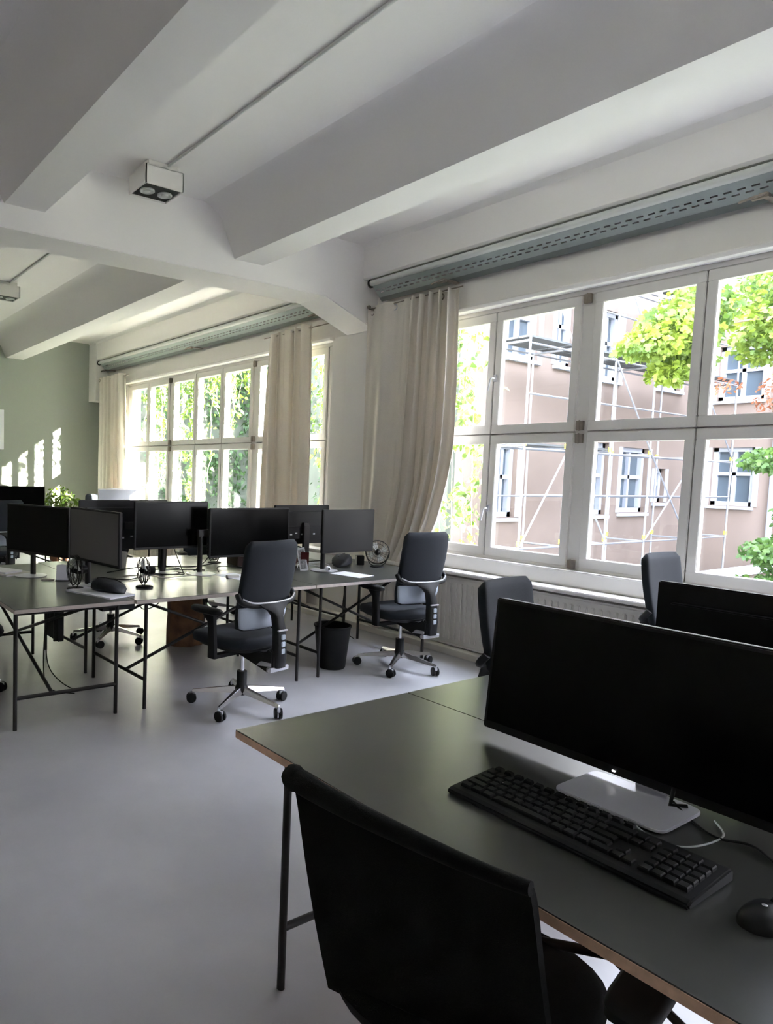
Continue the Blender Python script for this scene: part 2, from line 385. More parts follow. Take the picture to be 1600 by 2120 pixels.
# near curtain: flat left part, gathered right part
def ny(s_, v):
    tr = 4.10-0.03*min(1, v/0.25) if v < 0.4 else 4.07+0.16*((v-0.4)/0.25)**1.6 if v < 0.65 else 4.23+0.42*min(1, (v-0.65)/0.2)**1.2
    tl = 5.19; k = s_**0.8
    mid = 4.60+0.06*v+(0.25*max(0, v-0.55)/0.45)
    y = tl+(mid-tl)*min(1, s_/0.5) if s_ < 0.5 else mid+(tr-mid)*(s_-0.5)/0.5
    return y+(0.035*sin(s_*60+2*v) if s_ > 0.5 else 0)*1.0
def nx(s_, v):
    a = 0.016+0.012*sin(9*v) if s_ < 0.5 else 0.055
    e = 0.5+0.5*math.tanh((s_-0.48)*14)
    return 5.075+(1-e)*(0.020*sin(s_*22+0.8*v)+0.010*sin(s_*47+3*v))-e*(0.062*sin((s_-0.5)*62+0.9*sin(3*v))+0.012*sin(s_*90+5*v))
curtain('cream curtain beside the column, flat on one side and gathered on the other', ny, nx, 0.05, 3.27, 220, 40,
        [(0.04, 0.06), (0.30, 0.055), (0.86, 0.05)], top=lambda s_: -0.02-0.03*s_)
def fy(a, c, tight=0.0):
    def f(s_, v): return a+(c-a)*s_+0.02*sin(s_*50+3*v)-tight*v*(s_-0.5)
    return f
def fxx(amp, k):
    return lambda s_, v: 5.08+amp*sin(s_*k+0.9*sin(2.5*v))+0.01*sin(s_*k*2.3+4*v)
curtain('cream curtain with hanging folds at the near end of the far window', fy(6.06, 6.86, -0.1), fxx(0.035, 34), 0.05, 3.23, 110, 30,
        [(0.20, 0.05), (0.75, 0.06), (0.98, 0.05)], top=lambda s_: -0.02*s_-0.012*sin(s_*30))
curtain('narrow cream curtain at the far end next to the green wall', fy(10.95, 12.0), fxx(0.05, 40), 0.04, 3.19, 110, 24, [(0.9, 0.05)])
b = MB(); b.tube([(5.085, 4.05, 3.225), (5.085, 5.19, 3.225)], 0.006, 6); b.lathe([(0.0, -0.02), (0.018, -0.012), (0.02, 0), (0.018, 0.012), (0, 0.02)], (5.06, 5.16, 3.24), 12)
tag(b.obj('curtain_rod', HINGE, smooth=50), 'thin dark curtain rod with round end knob by the column', 'rod')
b = MB(); b.tube([(5.085, 5.61, 3.185), (5.085, 6.95, 3.185)], 0.006, 6)
tag(b.obj('curtain_rod', HINGE, smooth=50), 'thin curtain rod behind the column at the far window', 'rod')
b = MB(); b.tube([(5.085, 10.8, 3.145), (5.085, 12.1, 3.145)], 0.006, 6)
tag(b.obj('curtain_rod', HINGE, smooth=50), 'thin curtain rod over the narrow curtain by the green wall', 'rod')
# ------------------------------------------------------------------ ceiling lamps and conduits
def luminaire(x, y, label):
    l = thing('ceiling_lamp', label, 'ceiling lamp', (x, y, 0), 0, 'boxed twin spot lamps on the ceiling')
    b = MB(); b.box(-0.13, 0.13, -0.12, 0.12, 3.80, ZC); b.obj('mounting_plate', FRAME, l, bev=0.004)
    b = MB(); t = 0.012; a = 0.16; d = 0.145
    for q in ((-a, a, -d, -d+t), (-a, a, d-t, d), (-a, -a+t, -d, d), (a-t, a, -d, d)): b.box(*q, 3.655, 3.795)
    b.box(-a, a, -d, d, 3.785, 3.797); b.obj('housing', FRAME, l, bev=0.003)
    b = MB(); b.box(-a+.013, a-.013, -d+.013, d-.013, 3.665, 3.67); b.obj('inner_plate', BLACKM, l)
    for sx in (-0.075, 0.075):
        b = MB(); b.lathe([(0.055, 3.668), (0.058, 3.655), (0.050, 3.652), (0.042, 3.660), (0.030, 3.664), (0.024, 3.652), (0.0, 3.650), (0.0, 3.667)], (sx, 0, 0), 24)
        b.obj('spot', LGREYW, l, smooth=40)
    return l
luminaire(2.50, 4.88, 'white boxed twin spot lamp on the ceiling in front of the cross beam')
luminaire(2.50, 9.00, 'white boxed twin spot lamp on the ceiling beyond the cross beam')
for y0, y1, lab in ((-1.9, 4.77, 'thin grey conduit on the ceiling leading to the nearer lamp'), (5.6, 8.88, 'thin grey conduit on the ceiling leading to the farther lamp')):
    b = MB(); b.tube([(2.54, y0, ZC-0.011), (2.54, y1, ZC-0.011)], 0.011, 8)
    tag(b.obj('conduit', LGREYW, smooth=50), lab, 'conduit')
b = MB(); b.box(2.6, 3.415, YF-0.035, YF-0.005, 1.83, 2.52); wb = b.obj('whiteboard', PAPER, bev=0.004); tag(wb, 'white board hanging on the sage green end wall', 'whiteboard')
# ------------------------------------------------------------------ desks
DZ = 0.73
def tube_leg(name, p0, p1, r, par):
    return MB().tube([p0, p1], r, 10).obj(name, STEEL, par, smooth=50)
def desk(label, x0, x1, y0, y1, along, legs_a, legs_b, edge, group=None):
    """legs_a / legs_b : the two feet of each side frame, in world coordinates"""
    d = thing('trestle_desk', label, 'desk', (0, 0, 0), 0, group)
    b = MB(); b.box(x0, x1, y0, y1, DZ-0.026, DZ-0.003); b.obj('tabletop', edge, d, bev=0.001, seg=1)
    b = MB(); b.box(x0+.001, x1-.001, y0+.001, y1-.001, DZ-0.0032, DZ); b.obj('desk_surface', LINO, d)
    zt = DZ-0.037; r = 0.0125; zl = 0.19
    mids = []
    for A, B in (legs_a, legs_b):
        A = Vector((*A, 0)); B = Vector((*B, 0))
        for p in (A, B): tube_leg('leg', p, p+Vector((0, 0, DZ-0.027)), r, d)
        for z, nm in ((zt, 'top_rail'), (zl, 'low_rail')):
            tube_leg(nm, A+Vector((0, 0, z)), B+Vector((0, 0, z)), r*0.95, d)
        mids.append((A, B))
    (A, B), (C_, D_) = mids
    up = Vector((0, 0, zt)); lo = Vector((0, 0, zl))
    tube_leg('brace', A.lerp(B, 0.35)+lo, C_.lerp(D_, 0.35)+up, r*0.9, d)
    tube_leg('brace', A.lerp(B, 0.65)+up, C_.lerp(D_, 0.65)+lo, r*0.9, d)
    return d
FG = 'trestle desks of the middle group'
desk('grey-topped trestle desk at the open corner, its short end to the aisle', 1.15, 1.905, 3.90, 5.74, 'y', ((1.175, 3.96), (1.81, 3.95)), ((1.175, 5.55), (1.79, 5.55)), EDGEG)
desk('trestle desk carrying the two wide black screens beside the wooden stump', 1.91, 3.385, 3.875, 4.78, 'x', ((2.01, 3.94), (1.98, 4.72)), ((3.28, 3.94), (3.28, 4.72)), EDGEG)
desk('trestle desk nearest the cream curtain with a round fan on it', 3.39, 4.80, 3.875, 4.78, 'x', ((3.49, 3.94), (3.49, 4.72)), ((4.66, 3.94), (4.66, 4.72)), EDGEG)
desk('trestle desk behind the two wide screens, where a clear cup stands', 1.91, 3.385, 4.785, 5.80, 'x', ((1.97, 4.85), (1.93, 5.64)), ((3.25, 4.85), (3.25, 5.64)), EDGEG)
desk('trestle desk behind the round fan, against the column', 3.39, 4.80, 4.785, 5.75, 'x', ((3.5, 4.85), (3.5, 5.64)), ((4.6, 4.85), (4.6, 5.64)), EDGEG)
desk('large grey-green trestle desk with the keyboard, wood-coloured edge', 1.23, 2.02, -0.02, 1.77, 'y', ((1.265, 1.54), (1.95, 1.54)), ((1.27, 0.33), (1.95, 0.33)), EDGE)
desk('grey-green trestle desk on the window side of the keyboard desk', 2.024, 2.82, -0.02, 1.77, 'y', ((2.09, 1.54), (2.76, 1.54)), ((2.09, 0.33), (2.76, 0.33)), EDGE)
desk('far trestle desk by the green wall, in the sunlight', 1.95, 3.45, 9.0, 9.9, 'x', ((2.05, 9.07), (2.05, 9.83)), ((3.35, 9.07), (3.35, 9.83)), EDGEG)
desk('far trestle desk by the far radiator under the white screen', 3.46, 4.75, 9.0, 9.9, 'x', ((3.55, 9.07), (3.55, 9.83)), ((4.65, 9.07), (4.65, 9.83)), EDGEG)
# ------------------------------------------------------------------ monitors (local: screen faces -Y, origin on the desk under the foot)
def monitor(label, loc, rz, w, h, zb, screen=SCREEN, stand='round', sx=0.0, back_ports=False, silver=False, bez=0.012, tilt=0.0, depth=0.03):
    m = thing('monitor', label, 'monitor', loc, rz)
    T = Matrix.Translation((sx, 0, zb)) @ Matrix.Rotation(tilt, 4, 'X')
    b = MB(); b.box(-w/2, w/2, -0.012, depth*0.45, 0, h, T); b.box(-w/2+0.05, w/2-0.05, depth*0.45, depth+0.012, 0.05, h-0.06, T)
    c = b.obj('casing', BLACK if not silver else SILVER, m, bev=0.004)
    b = MB(); b.box(-w/2+bez, w/2-bez, -0.0135, -0.0115, bez*1.6, h-bez, T); b.obj('screen', screen, m)
    yb = depth+0.035
    fm = STEEL if not silver else SILVER
    if stand == 'round':
        b = MB(); b.tube([(0, yb, 0.01), (0, yb, zb+h*0.55)], 0.021, 12); b.obj('stand_post', fm, m, smooth=50)
        b = MB(); b.lathe([(0.0, 0), (0.115, 0), (0.118, 0.006), (0.10, 0.010), (0.0, 0.014)], (0, yb-0.02, 0), 28); b.obj('foot', SILVER, m, smooth=40)
    else:
        b = MB(); b.box(-0.035, 0.035, yb-0.01, yb+0.02, 0.01, zb+h*0.5); b.obj('stand_post', fm, m, bev=0.004)
        b = MB(); b.box(-0.13, 0.13, yb-0.13, yb+0.08, 0, 0.008); b.obj('foot', fm, m, bev=0.003)
    b = MB(); b.box(min(0, sx)-0.03, max(0, sx)+0.03, depth+0.008, yb+0.01, zb+h*0.42, zb+h*0.56); b.obj('mount_arm', fm, m, bev=0.003)
    if back_ports:
        b = MB()
        for (px, pz) in ((-0.12, 0.09), (-0.05, 0.10), (0.03, 0.09), (0.10, 0.10), (0.16, 0.09)): b.box(sx+px-0.012, sx+px+0.012, depth+0.010, depth+0.016, zb+pz, zb+pz+0.012)
        b.obj('socket', SILVER, m)
        b = MB(); b.box(sx-w/2+0.06, sx+w/2-0.06, depth+0.012, depth+0.020, zb+h*0.45, zb+h*0.46); b.obj('vent_ridge', BLACKM, m)
    return m
# middle group
monitor('wide black screen on the post nearest the wooden stump', (2.62, 4.80, DZ), 0, 0.66, 0.375, 0.20, sx=0.04)
monitor('wide black screen partly behind the high-backed chair', (2.87, 4.64, DZ), 0, 0.80, 0.40, 0.13, sx=0.44)
monitor('dark grey screen next to the round fan and cream curtain', (3.96, 4.40, DZ), 0, 0.60, 0.37, 0.155, SCREENM, sx=0.22)
a1 = atan2(4.70-5.32, 1.76-1.54)
def mon_between(label, A, B, z0, z1, **k):
    A = Vector(A); B = Vector(B); w = (B-A).length; c = (A+B)/2; sh = k.get('sx', 0.0); u = (B-A)/w; c = c-u*sh; return monitor(label, (c.x, c.y, DZ), atan2((B-A).y, (B-A).x), w, z1-z0, z0-DZ, **k)
mon_between('black screen at the back of the open corner desk', (1.50, 5.26), (1.76, 4.66), 0.905, 1.268, sx=0.12)
mon_between('grey reflecting screen above the fan on the open corner desk', (1.765, 4.64), (1.845, 3.99), 0.915, 1.275, screen=mat('painted reflection screen', (0.15, 0.145, 0.14), 0.5, spec=0.3), stand='round', sx=0.20)  # the pale reflection on this screen is painted as its base colour
monitor('black screen seen from behind with small white sockets, beside the grey screen', (2.72, 5.13, DZ), pi, 0.78, 0.40, 0.17, back_ports=True, stand='flat', sx=0.32)
monitor('black screen seen from behind, back to back with the one by the round fan', (4.24, 5.10, DZ), pi, 0.66, 0.37, 0.155, back_ports=True, stand='flat')
# near screen with silver stand
def near_monitor():
    m = thing('monitor', 'large black screen on a flat silver stand behind the keyboard', 'monitor', (1.915, 0.86, DZ), -pi/2)
    # local x runs to world -y ; screen faces world -x
    w, h = 0.82, 0.415; L = -0.487; z0 = 0.03
    T = Matrix.Translation((0, 0, z0)) @ Matrix.Rotation(radians(-5), 4, 'X')
    b = MB(); b.box(L, L+w, -0.014, 0.008, 0, h, T); b.box(L+.05, L+w-.05, 0.008, 0.03, 0.05, h-.06, T); b.obj('casing', BLACK, m, bev=0.004)
    b = MB(); b.box(L+.012, L+w-.012, -0.0155, -0.0135, 0.025, h-.012, T); b.obj('screen', SCREEN, m)
    b = MB(); b.box(L+.01, L+w-.01, -0.002, 0.012, h-0.001, h+0.001, T); b.obj('top_trim', SILVER, m)
    b = MB(); b.lathe([(0, -0.0165), (0.0035, -0.0165), (0.0035, -0.014), (0, -0.014)], (0, 0, 0), 10, Matrix.Translation((-0.075, 0, z0+0.013)) @ Matrix.Rotation(-pi/2, 4, 'X') @ Matrix.Rotation(pi, 4, 'X'))
    led = bpy.data.materials.new('white indicator'); led.use_nodes = True; bs = led.node_tree.nodes['Principled BSDF']
    bs.inputs['Emission Color'].default_value = (1, 1, 1, 1); bs.inputs['Emission Strength'].default_value = 1.5
    b = MB(); b.box(-0.079, -0.071, -0.0165, -0.0145, z0+0.010, z0+0.014); b.obj('indicator', led, m)
    b = MB(); b.box(-0.035, 0.045, 0.02, 0.032, 0.006, 0.30); b.obj('stand_neck', SILVER, m, bev=0.003)
    b = MB(); pts = [(-0.005+p[0], -0.085+p[1]) for p in se(0.137, 0.108, 40, 9)]; b.prism(pts, 'z', 0.004, 0.013); b.obj('foot', SILVER2, m, smooth=30, bev=0.002)
    b = MB(); b.prism([(p[0]*0.95, p[1]) for p in pts], 'z', 0.0, 0.004); b.obj('foot_pad', BLACKM, m)
    b = MB(); b.tube([(0.075, 0.02, z0+0.02), (0.072, -0.01, 0.05), (0.075, -0.03, 0.016), (0.10, 0.0, 0.014)], 0.006, 8); b.obj('cable_stub', BLACK, m, smooth=50)
    return m
SILVER2 = mat('brushed silver foot', (0.72, 0.72, 0.80), 0.38, 0.25)
near_monitor()
b = MB(); b.tube(spline([(1.90, 0.785, DZ+0.02), (1.87, 0.73, DZ+0.004), (1.83, 0.66, DZ+0.004), (1.86, 0.60, DZ+0.004), (1.80, 0.50, DZ+0.004), (1.83, 0.30, DZ+0.004)]), 0.003, 6)
tag(b.obj('cable', BLACK, smooth=50), 'thin dark cable trailing from the silver monitor foot over the desk', 'cable')
b = MB(); b.tube(spline([(1.73, 0.80, DZ+0.003), (1.69, 0.72, DZ+0.003), (1.74, 0.67, DZ+0.003), (1.85, 0.655, DZ+0.004), (1.92, 0.70, DZ+0.003)]), 0.0022, 6)
tag(b.obj('cable', CLEAR, smooth=50), 'thin pale cable looped around the silver monitor foot', 'cable')
monitor('black screen seen from behind past the large near screen', (2.37, 0.735, DZ), pi/2, 0.66, 0.38, 0.135, stand='flat', back_ports=True)
# ------------------------------------------------------------------ keyboard and mouse
def keyboard():
    k = thing('keyboard', 'long black keyboard lying in front of the large near screen', 'keyboard', (1.565, 0.85, DZ), radians(-90))
    # local x -> world -y, local y -> world +x (away from the sitter)
    b = MB(); pr = [(-0.097, 0.0), (-0.10, 0.012), (-0.085, 0.018), (0.085, 0.030), (0.098, 0.026), (0.10, 0.0)]
    b.prism(pr, 'x', -0.285, 0.285); b.obj('keyboard_body', BLACKM, k, bev=0.004)
    km = {}
    def kmesh(w, d):
        q = (round(w, 3), round(d, 3))
        if q not in km:
            b = MB(); b.loft([[Vector((sx*w/2*f, sy*d/2*f, z)) for sx, sy in ((-1, -1), (1, -1), (1, 1), (-1, 1))] for f, z in ((1, 0), (0.96, 0.006), (0.80, 0.009))]); km[q] = b.mesh('key', BLACKM)
        return km[q]
    def key(x, y, w, d=0.022):
        o = bpy.data.objects.new('key', kmesh(w-0.003, d)); COL.objects.link(o); o.parent = k
        o.location = (x, y, 0.0185+(y+0.085)/0.17*0.012); o.rotation_euler = (radians(4), 0, 0)
    u = 0.0245
    rows = [(0.062, [1]*13+[2]), (0.035, [1.5]+[1]*12+[1.5]), (0.008, [1.75]+[1]*11+[2.25]), (-0.019, [2.25]+[1]*10+[2.75]), (-0.046, [1.25, 1.25, 1.25, 6.25, 1.25, 1.25, 1.25, 1.25])]
    for y, ws in rows:
        x = -0.268
        for w in ws:
            key(x+w*u/2, y-0.010, w*u); x += w*u
    for i in range(13): key(-0.268+u/2+i*u*1.16, 0.082, u*0.95, 0.016)
    for y in (0.052, 0.025): 
        for j in range(3): key(0.090+u/2+j*u, y, u)
    key(0.090+1.5*u, -0.029, u); [key(0.090+(0.5+j)*u, -0.056, u) for j in range(3)]
    for r in range(5):
        for j in range(4): key(0.172+u/2+j*u, 0.052-0.027*r, u)
    b = MB(); [b.box(x-0.01, x+0.01, -0.095, -0.08, -0.0, 0.002) for x in (-0.2, 0.2)]; b.obj('rubber_foot', BLACKM, k)
    return k
keyboard()
def mouse():
    m = thing('mouse', 'black rounded mouse at the corner of the keyboard desk', 'mouse', (1.56, 0.475, DZ), radians(-95))
    loops = []
    for i in range(9):
        t = i/8; z = 0.036*t; f = sqrt(max(0.0, 1-t**2.6)); loops.append([Vector((x*(f if t > 0 else 1), y*(f if t > 0 else 1)+0.004*t, z)) for x, y in se(0.036, 0.060, 24, 2.4)])
    b = MB(); b.loft(loops); b.obj('mouse_shell', BLACK, m, smooth=60)
    b = MB(); M = Matrix.Translation((0, 0.032, 0.030)) @ Matrix.Rotation(pi/2, 4, 'Y'); b.lathe([(0.0, -0.004), (0.008, -0.004), (0.008, 0.004), (0, 0.004)], (0, 0, 0), 14, M); b.obj('scroll_wheel', BLACKM, m, smooth=40)
    b = MB(); b.lathe([(0, 0), (0.005, 0), (0.004, 0.001), (0, 0.0012)], (0, -0.005, 0.0355), 12); b.obj('mouse_badge', SILVER, m)
    b = MB(); b.tube(spline([(0, 0.058, 0.008), (0.01, 0.10, 0.004), (0.10, 0.16, 0.004), (0.25, 0.18, 0.004)]), 0.0022, 6); b.obj('mouse_lead', BLACK, m, smooth=50)
mouse()
# ------------------------------------------------------------------ task chair (local: sits facing +Y)
def task_chair(label, loc, rz, phase=66.0, group=None):
    c = thing('task_chair', label, 'chair', loc, rz, group)
    # star base, arm by arm
    for i in range(5):
        a = radians(phase+72*i)-rz; d = Vector((cos(a), sin(a), 0)); s_ = Vector((-sin(a), cos(a), 0))
        loops = []
        for t, w, h, z in ((0.0, 0.026, 0.045, 0.115), (0.35, 0.022, 0.034, 0.105), (0.8, 0.016, 0.022, 0.088), (1.0, 0.014, 0.016, 0.082)):
            p = d*(0.03+0.30*t)+Vector((0, 0, z)); loops.append([p+s_*w-Vector((0, 0, h/2)), p+s_*w*0.55+Vector((0, 0, h/2)), p-s_*w*0.55+Vector((0, 0, h/2)), p-s_*w-Vector((0, 0, h/2))])
        b = MB(); b.loft(loops); leg = b.obj('base_arm', CHROME, c, bev=0.003)
        q = d*0.325; ca = a+0.7+i*1.1; e = Vector((cos(ca), sin(ca), 0)); f_ = Vector((-sin(ca), cos(ca), 0))
        b = MB(); b.tube([q+Vector((0, 0, 0.058)), q+Vector((0, 0, 0.082))], 0.010, 8)
        b.box(-0.010, 0.010, -0.022, 0.022, 0.045, 0.066, Matrix.Translation(q-f_*0.008) @ Matrix.Rotation(ca, 4, 'Z'))
        b.obj('caster_fork', SILVER, leg, bev=0.002)
        for sd in (-1, 1):
            b = MB(); w0 = q-f_*0.012+e*sd*0.007+Vector((0, 0, 0.0335)); b.tube([w0, w0+e*sd*0.018], 0.0335, 16); b.obj('caster_wheel', BLACKM, leg, smooth=40, bev=0.003)
    b = MB(); b.lathe([(0.042, 0.085), (0.045, 0.13), (0.034, 0.145), (0.034, 0.24), (0.0, 0.24)], (0, 0, 0), 18); b.obj('hub', BLACKM, c, smooth=40)
    b = MB(); b.tube([(0, 0, 0.22), (0, 0, 0.40)], 0.0145, 14); b.obj('gas_column', CHROME, c, smooth=50)
    # mechanism and rear spine
    b = MB(); b.prism([(0.13, 0.385), (0.13, 0.425), (-0.26, 0.425), (-0.30, 0.46), (-0.335, 0.44), (-0.335, 0.34), (-0.30, 0.30), (-0.20, 0.325), (-0.05, 0.36)], 'x', -0.065, 0.065); b.obj('mechanism', BLACKM, c, bev=0.008)
    b = MB(); b.box(-0.085, 0.085, -0.338, -0.30, 0.315, 0.345); b.prism([(-0.20, 0.335), (-0.33, 0.35), (-0.33, 0.375), (-0.24, 0.37)], 'x', -0.075, -0.067); b.obj('mechanism_trim', SILVER, c, bev=0.004)
    b = MB(); b.loft([[Vector((x, y+yo, z)) for x, y in se(w, 0.032, 12, 4)] for z, w, yo in ((0.34, 0.044, -0.325), (0.44, 0.046, -0.33), (0.575, 0.040, -0.322), (0.66, 0.036, -0.300), (0.695, 0.06, -0.285), (0.725, 0.12, -0.262), (0.74, 0.14, -0.255))]); b.obj('spine', BLACKM, c, smooth=50)
    b = MB(); b.box(-0.042, 0.042, -0.359, -0.345, 0.572, 0.582); b.obj('spine_ring', SILVER, c, bev=0.002)
    b = MB(); [b.box(-0.016, 0.016, -0.366, -0.352, z, z+0.032) for z in (0.43, 0.475, 0.52)]; b.obj('adjuster', LGREY, c, bev=0.003)
    # lumbar yoke with its pale line
    yk = [(-0.238, -0.185, 0.80), (-0.238, -0.215, 0.76), (-0.18, -0.245, 0.735), (-0.06, -0.265, 0.728), (0.06, -0.265, 0.728), (0.18, -0.245, 0.735), (0.238, -0.215, 0.76), (0.238, -0.185, 0.80)]
    b = MB(); b.tube(spline(yk, 5), 0.018, 8); b.obj('yoke', BLACKM, c, smooth=60)
    b = MB(); b.tube(spline([(p[0]*0.97, p[1]-0.013, p[2]+0.016) for p in yk[1:-1]], 5), 0.0065, 6); b.obj('yoke_trim', SILVER, c, smooth=60)
    # seat
    def seatloop(z, a, d, yo, p=3.4): return [Vector((x, y+yo, z-0.018*max(0, (y+yo-0.15)/0.15)**2)) for x, y in se(a, d, 28, p)]
    b = MB(); b.loft([seatloop(0.43, 0.22, 0.225, 0.055), seatloop(0.44, 0.245, 0.26, 0.055), seatloop(0.475, 0.252, 0.27, 0.055), seatloop(0.50, 0.242, 0.26, 0.055), seatloop(0.508, 0.20, 0.21, 0.055)]); b.obj('seat', FABRIC, c, smooth=60)
    b = MB(); b.loft([seatloop(0.40, 0.14, 0.16, 0.01), seatloop(0.425, 0.235, 0.235, 0.025), seatloop(0.44, 0.245, 0.245, 0.03)]); b.obj('seat_shell', BLACKM, c, smooth=60)
    # backrest cushion, lower pale panel
    def brow(z, w, th, yo, cv, n=32, p=5):
        out = []
        for x, y in se(w, th, n, p): out.append(Vector((x, y+yo+cv*(x/max(w, .01))**2, z)))
        return out
    rows = []
    for i in range(15):
        t = i/14; z = 0.70+0.43*t; yo = -0.195-0.02*sin(t*pi)-0.075*t**1.6; w = 0.222+0.020*sin(min(1, t*1.2)*pi/2)-0.020*t; th = 0.030
        if t > 0.9: k = (t-0.9)/0.1; w -= 0.03*k*k; th *= (1-0.7*k*k)
        if t == 0: th *= 0.5; w -= 0.01
        rows.append(brow(z, w, th, yo, 0.028))
    b = MB(); b.loft(rows); b.obj('backrest', FABRIC, c, smooth=60)
    rows = [brow(0.56, 0.150, 0.008, -0.175, 0.02), brow(0.575, 0.190, 0.014, -0.185, 0.025), brow(0.64, 0.210, 0.016, -0.20, 0.03), brow(0.725, 0.215, 0.014, -0.205, 0.03)]
    b = MB(); b.loft(rows); b.obj('lumbar_panel', LGREY, c, smooth=60)
    rows = [brow(z, w, 0.018, yo, 0.025) for z, w, yo in ((0.55, 0.15, -0.15), (0.57, 0.195, -0.155), (0.66, 0.214, -0.17), (0.74, 0.214, -0.185))]
    b = MB(); b.loft(rows); b.obj('lumbar_cushion', FABRIC, c, smooth=60)
    # armrests
    for sx in (-1, 1):
        x = sx*0.285
        b = MB(); b.loft([[Vector((x+px, yy+py, z)) for px, py in se(w, d, 12, 4)] for z, w, d, yy in ((0.375, 0.016, 0.035, -0.02), (0.44, 0.017, 0.034, -0.02), (0.60, 0.017, 0.030, -0.01), (0.655, 0.022, 0.06, 0.02))]); b.box(min(x, sx*0.08), max(x, sx*0.08), -0.045, 0.005, 0.372, 0.395); b.obj('armrest_post', BLACKM, c, smooth=50)
        b = MB(); b.loft([[Vector((x+px, 0.045+py, z)) for px, py in se(a, d, 20, 3)] for z, a, d in ((0.652, 0.030, 0.10), (0.662, 0.042, 0.135), (0.682, 0.042, 0.135), (0.690, 0.034, 0.125))]); b.obj('armrest_pad', BLACKM, c, smooth=50)
    for k_, y in enumerate((0.06, -0.05)):
        b = MB(); b.tube([(0.20, y, 0.405), (0.235, y, 0.385), (0.255, y, 0.365)], 0.007, 8); b.obj('lever', BLACKM, c, smooth=50)
    return c
# headings: local +Y turned by rz
ch1 = task_chair('dark blue high-backed task chair in the open aisle, facing the two wide screens', (2.595, 3.68, 0), radians(9))
ch2 = task_chair('dark blue task chair pushed to the desk beside the cream curtain', (4.27, 3.84, 0), radians(-4))
ch3 = task_chair('dark task chair whose back rises just left of the large near screen', (2.92, 1.73, 0), radians(277-90), 10); ch3.scale = (1, 1, 0.96)
ch4 = task_chair('dark task chair in front of the radiator under the tree panes', (4.58, 1.82, 0), radians(272-90), 30)
task_chair('task chair at the free side of the open corner desk, mostly out of view', (0.97, 4.72, 0), radians(-90), 0)
task_chair('task chair with a polished base under the middle desks, beside the stump', (2.56, 5.72, 0), radians(180), 12)
task_chair('task chair behind the middle desks near the column', (3.95, 6.35, 0), radians(165), 40)
task_chair('task chair at the far desk in the sunlight', (2.35, 8.75, 0), radians(15), 30)
task_chair('task chair on the window side of the far desks, behind the pale silver screen', (4.45, 10.35, 0), radians(170), 50)
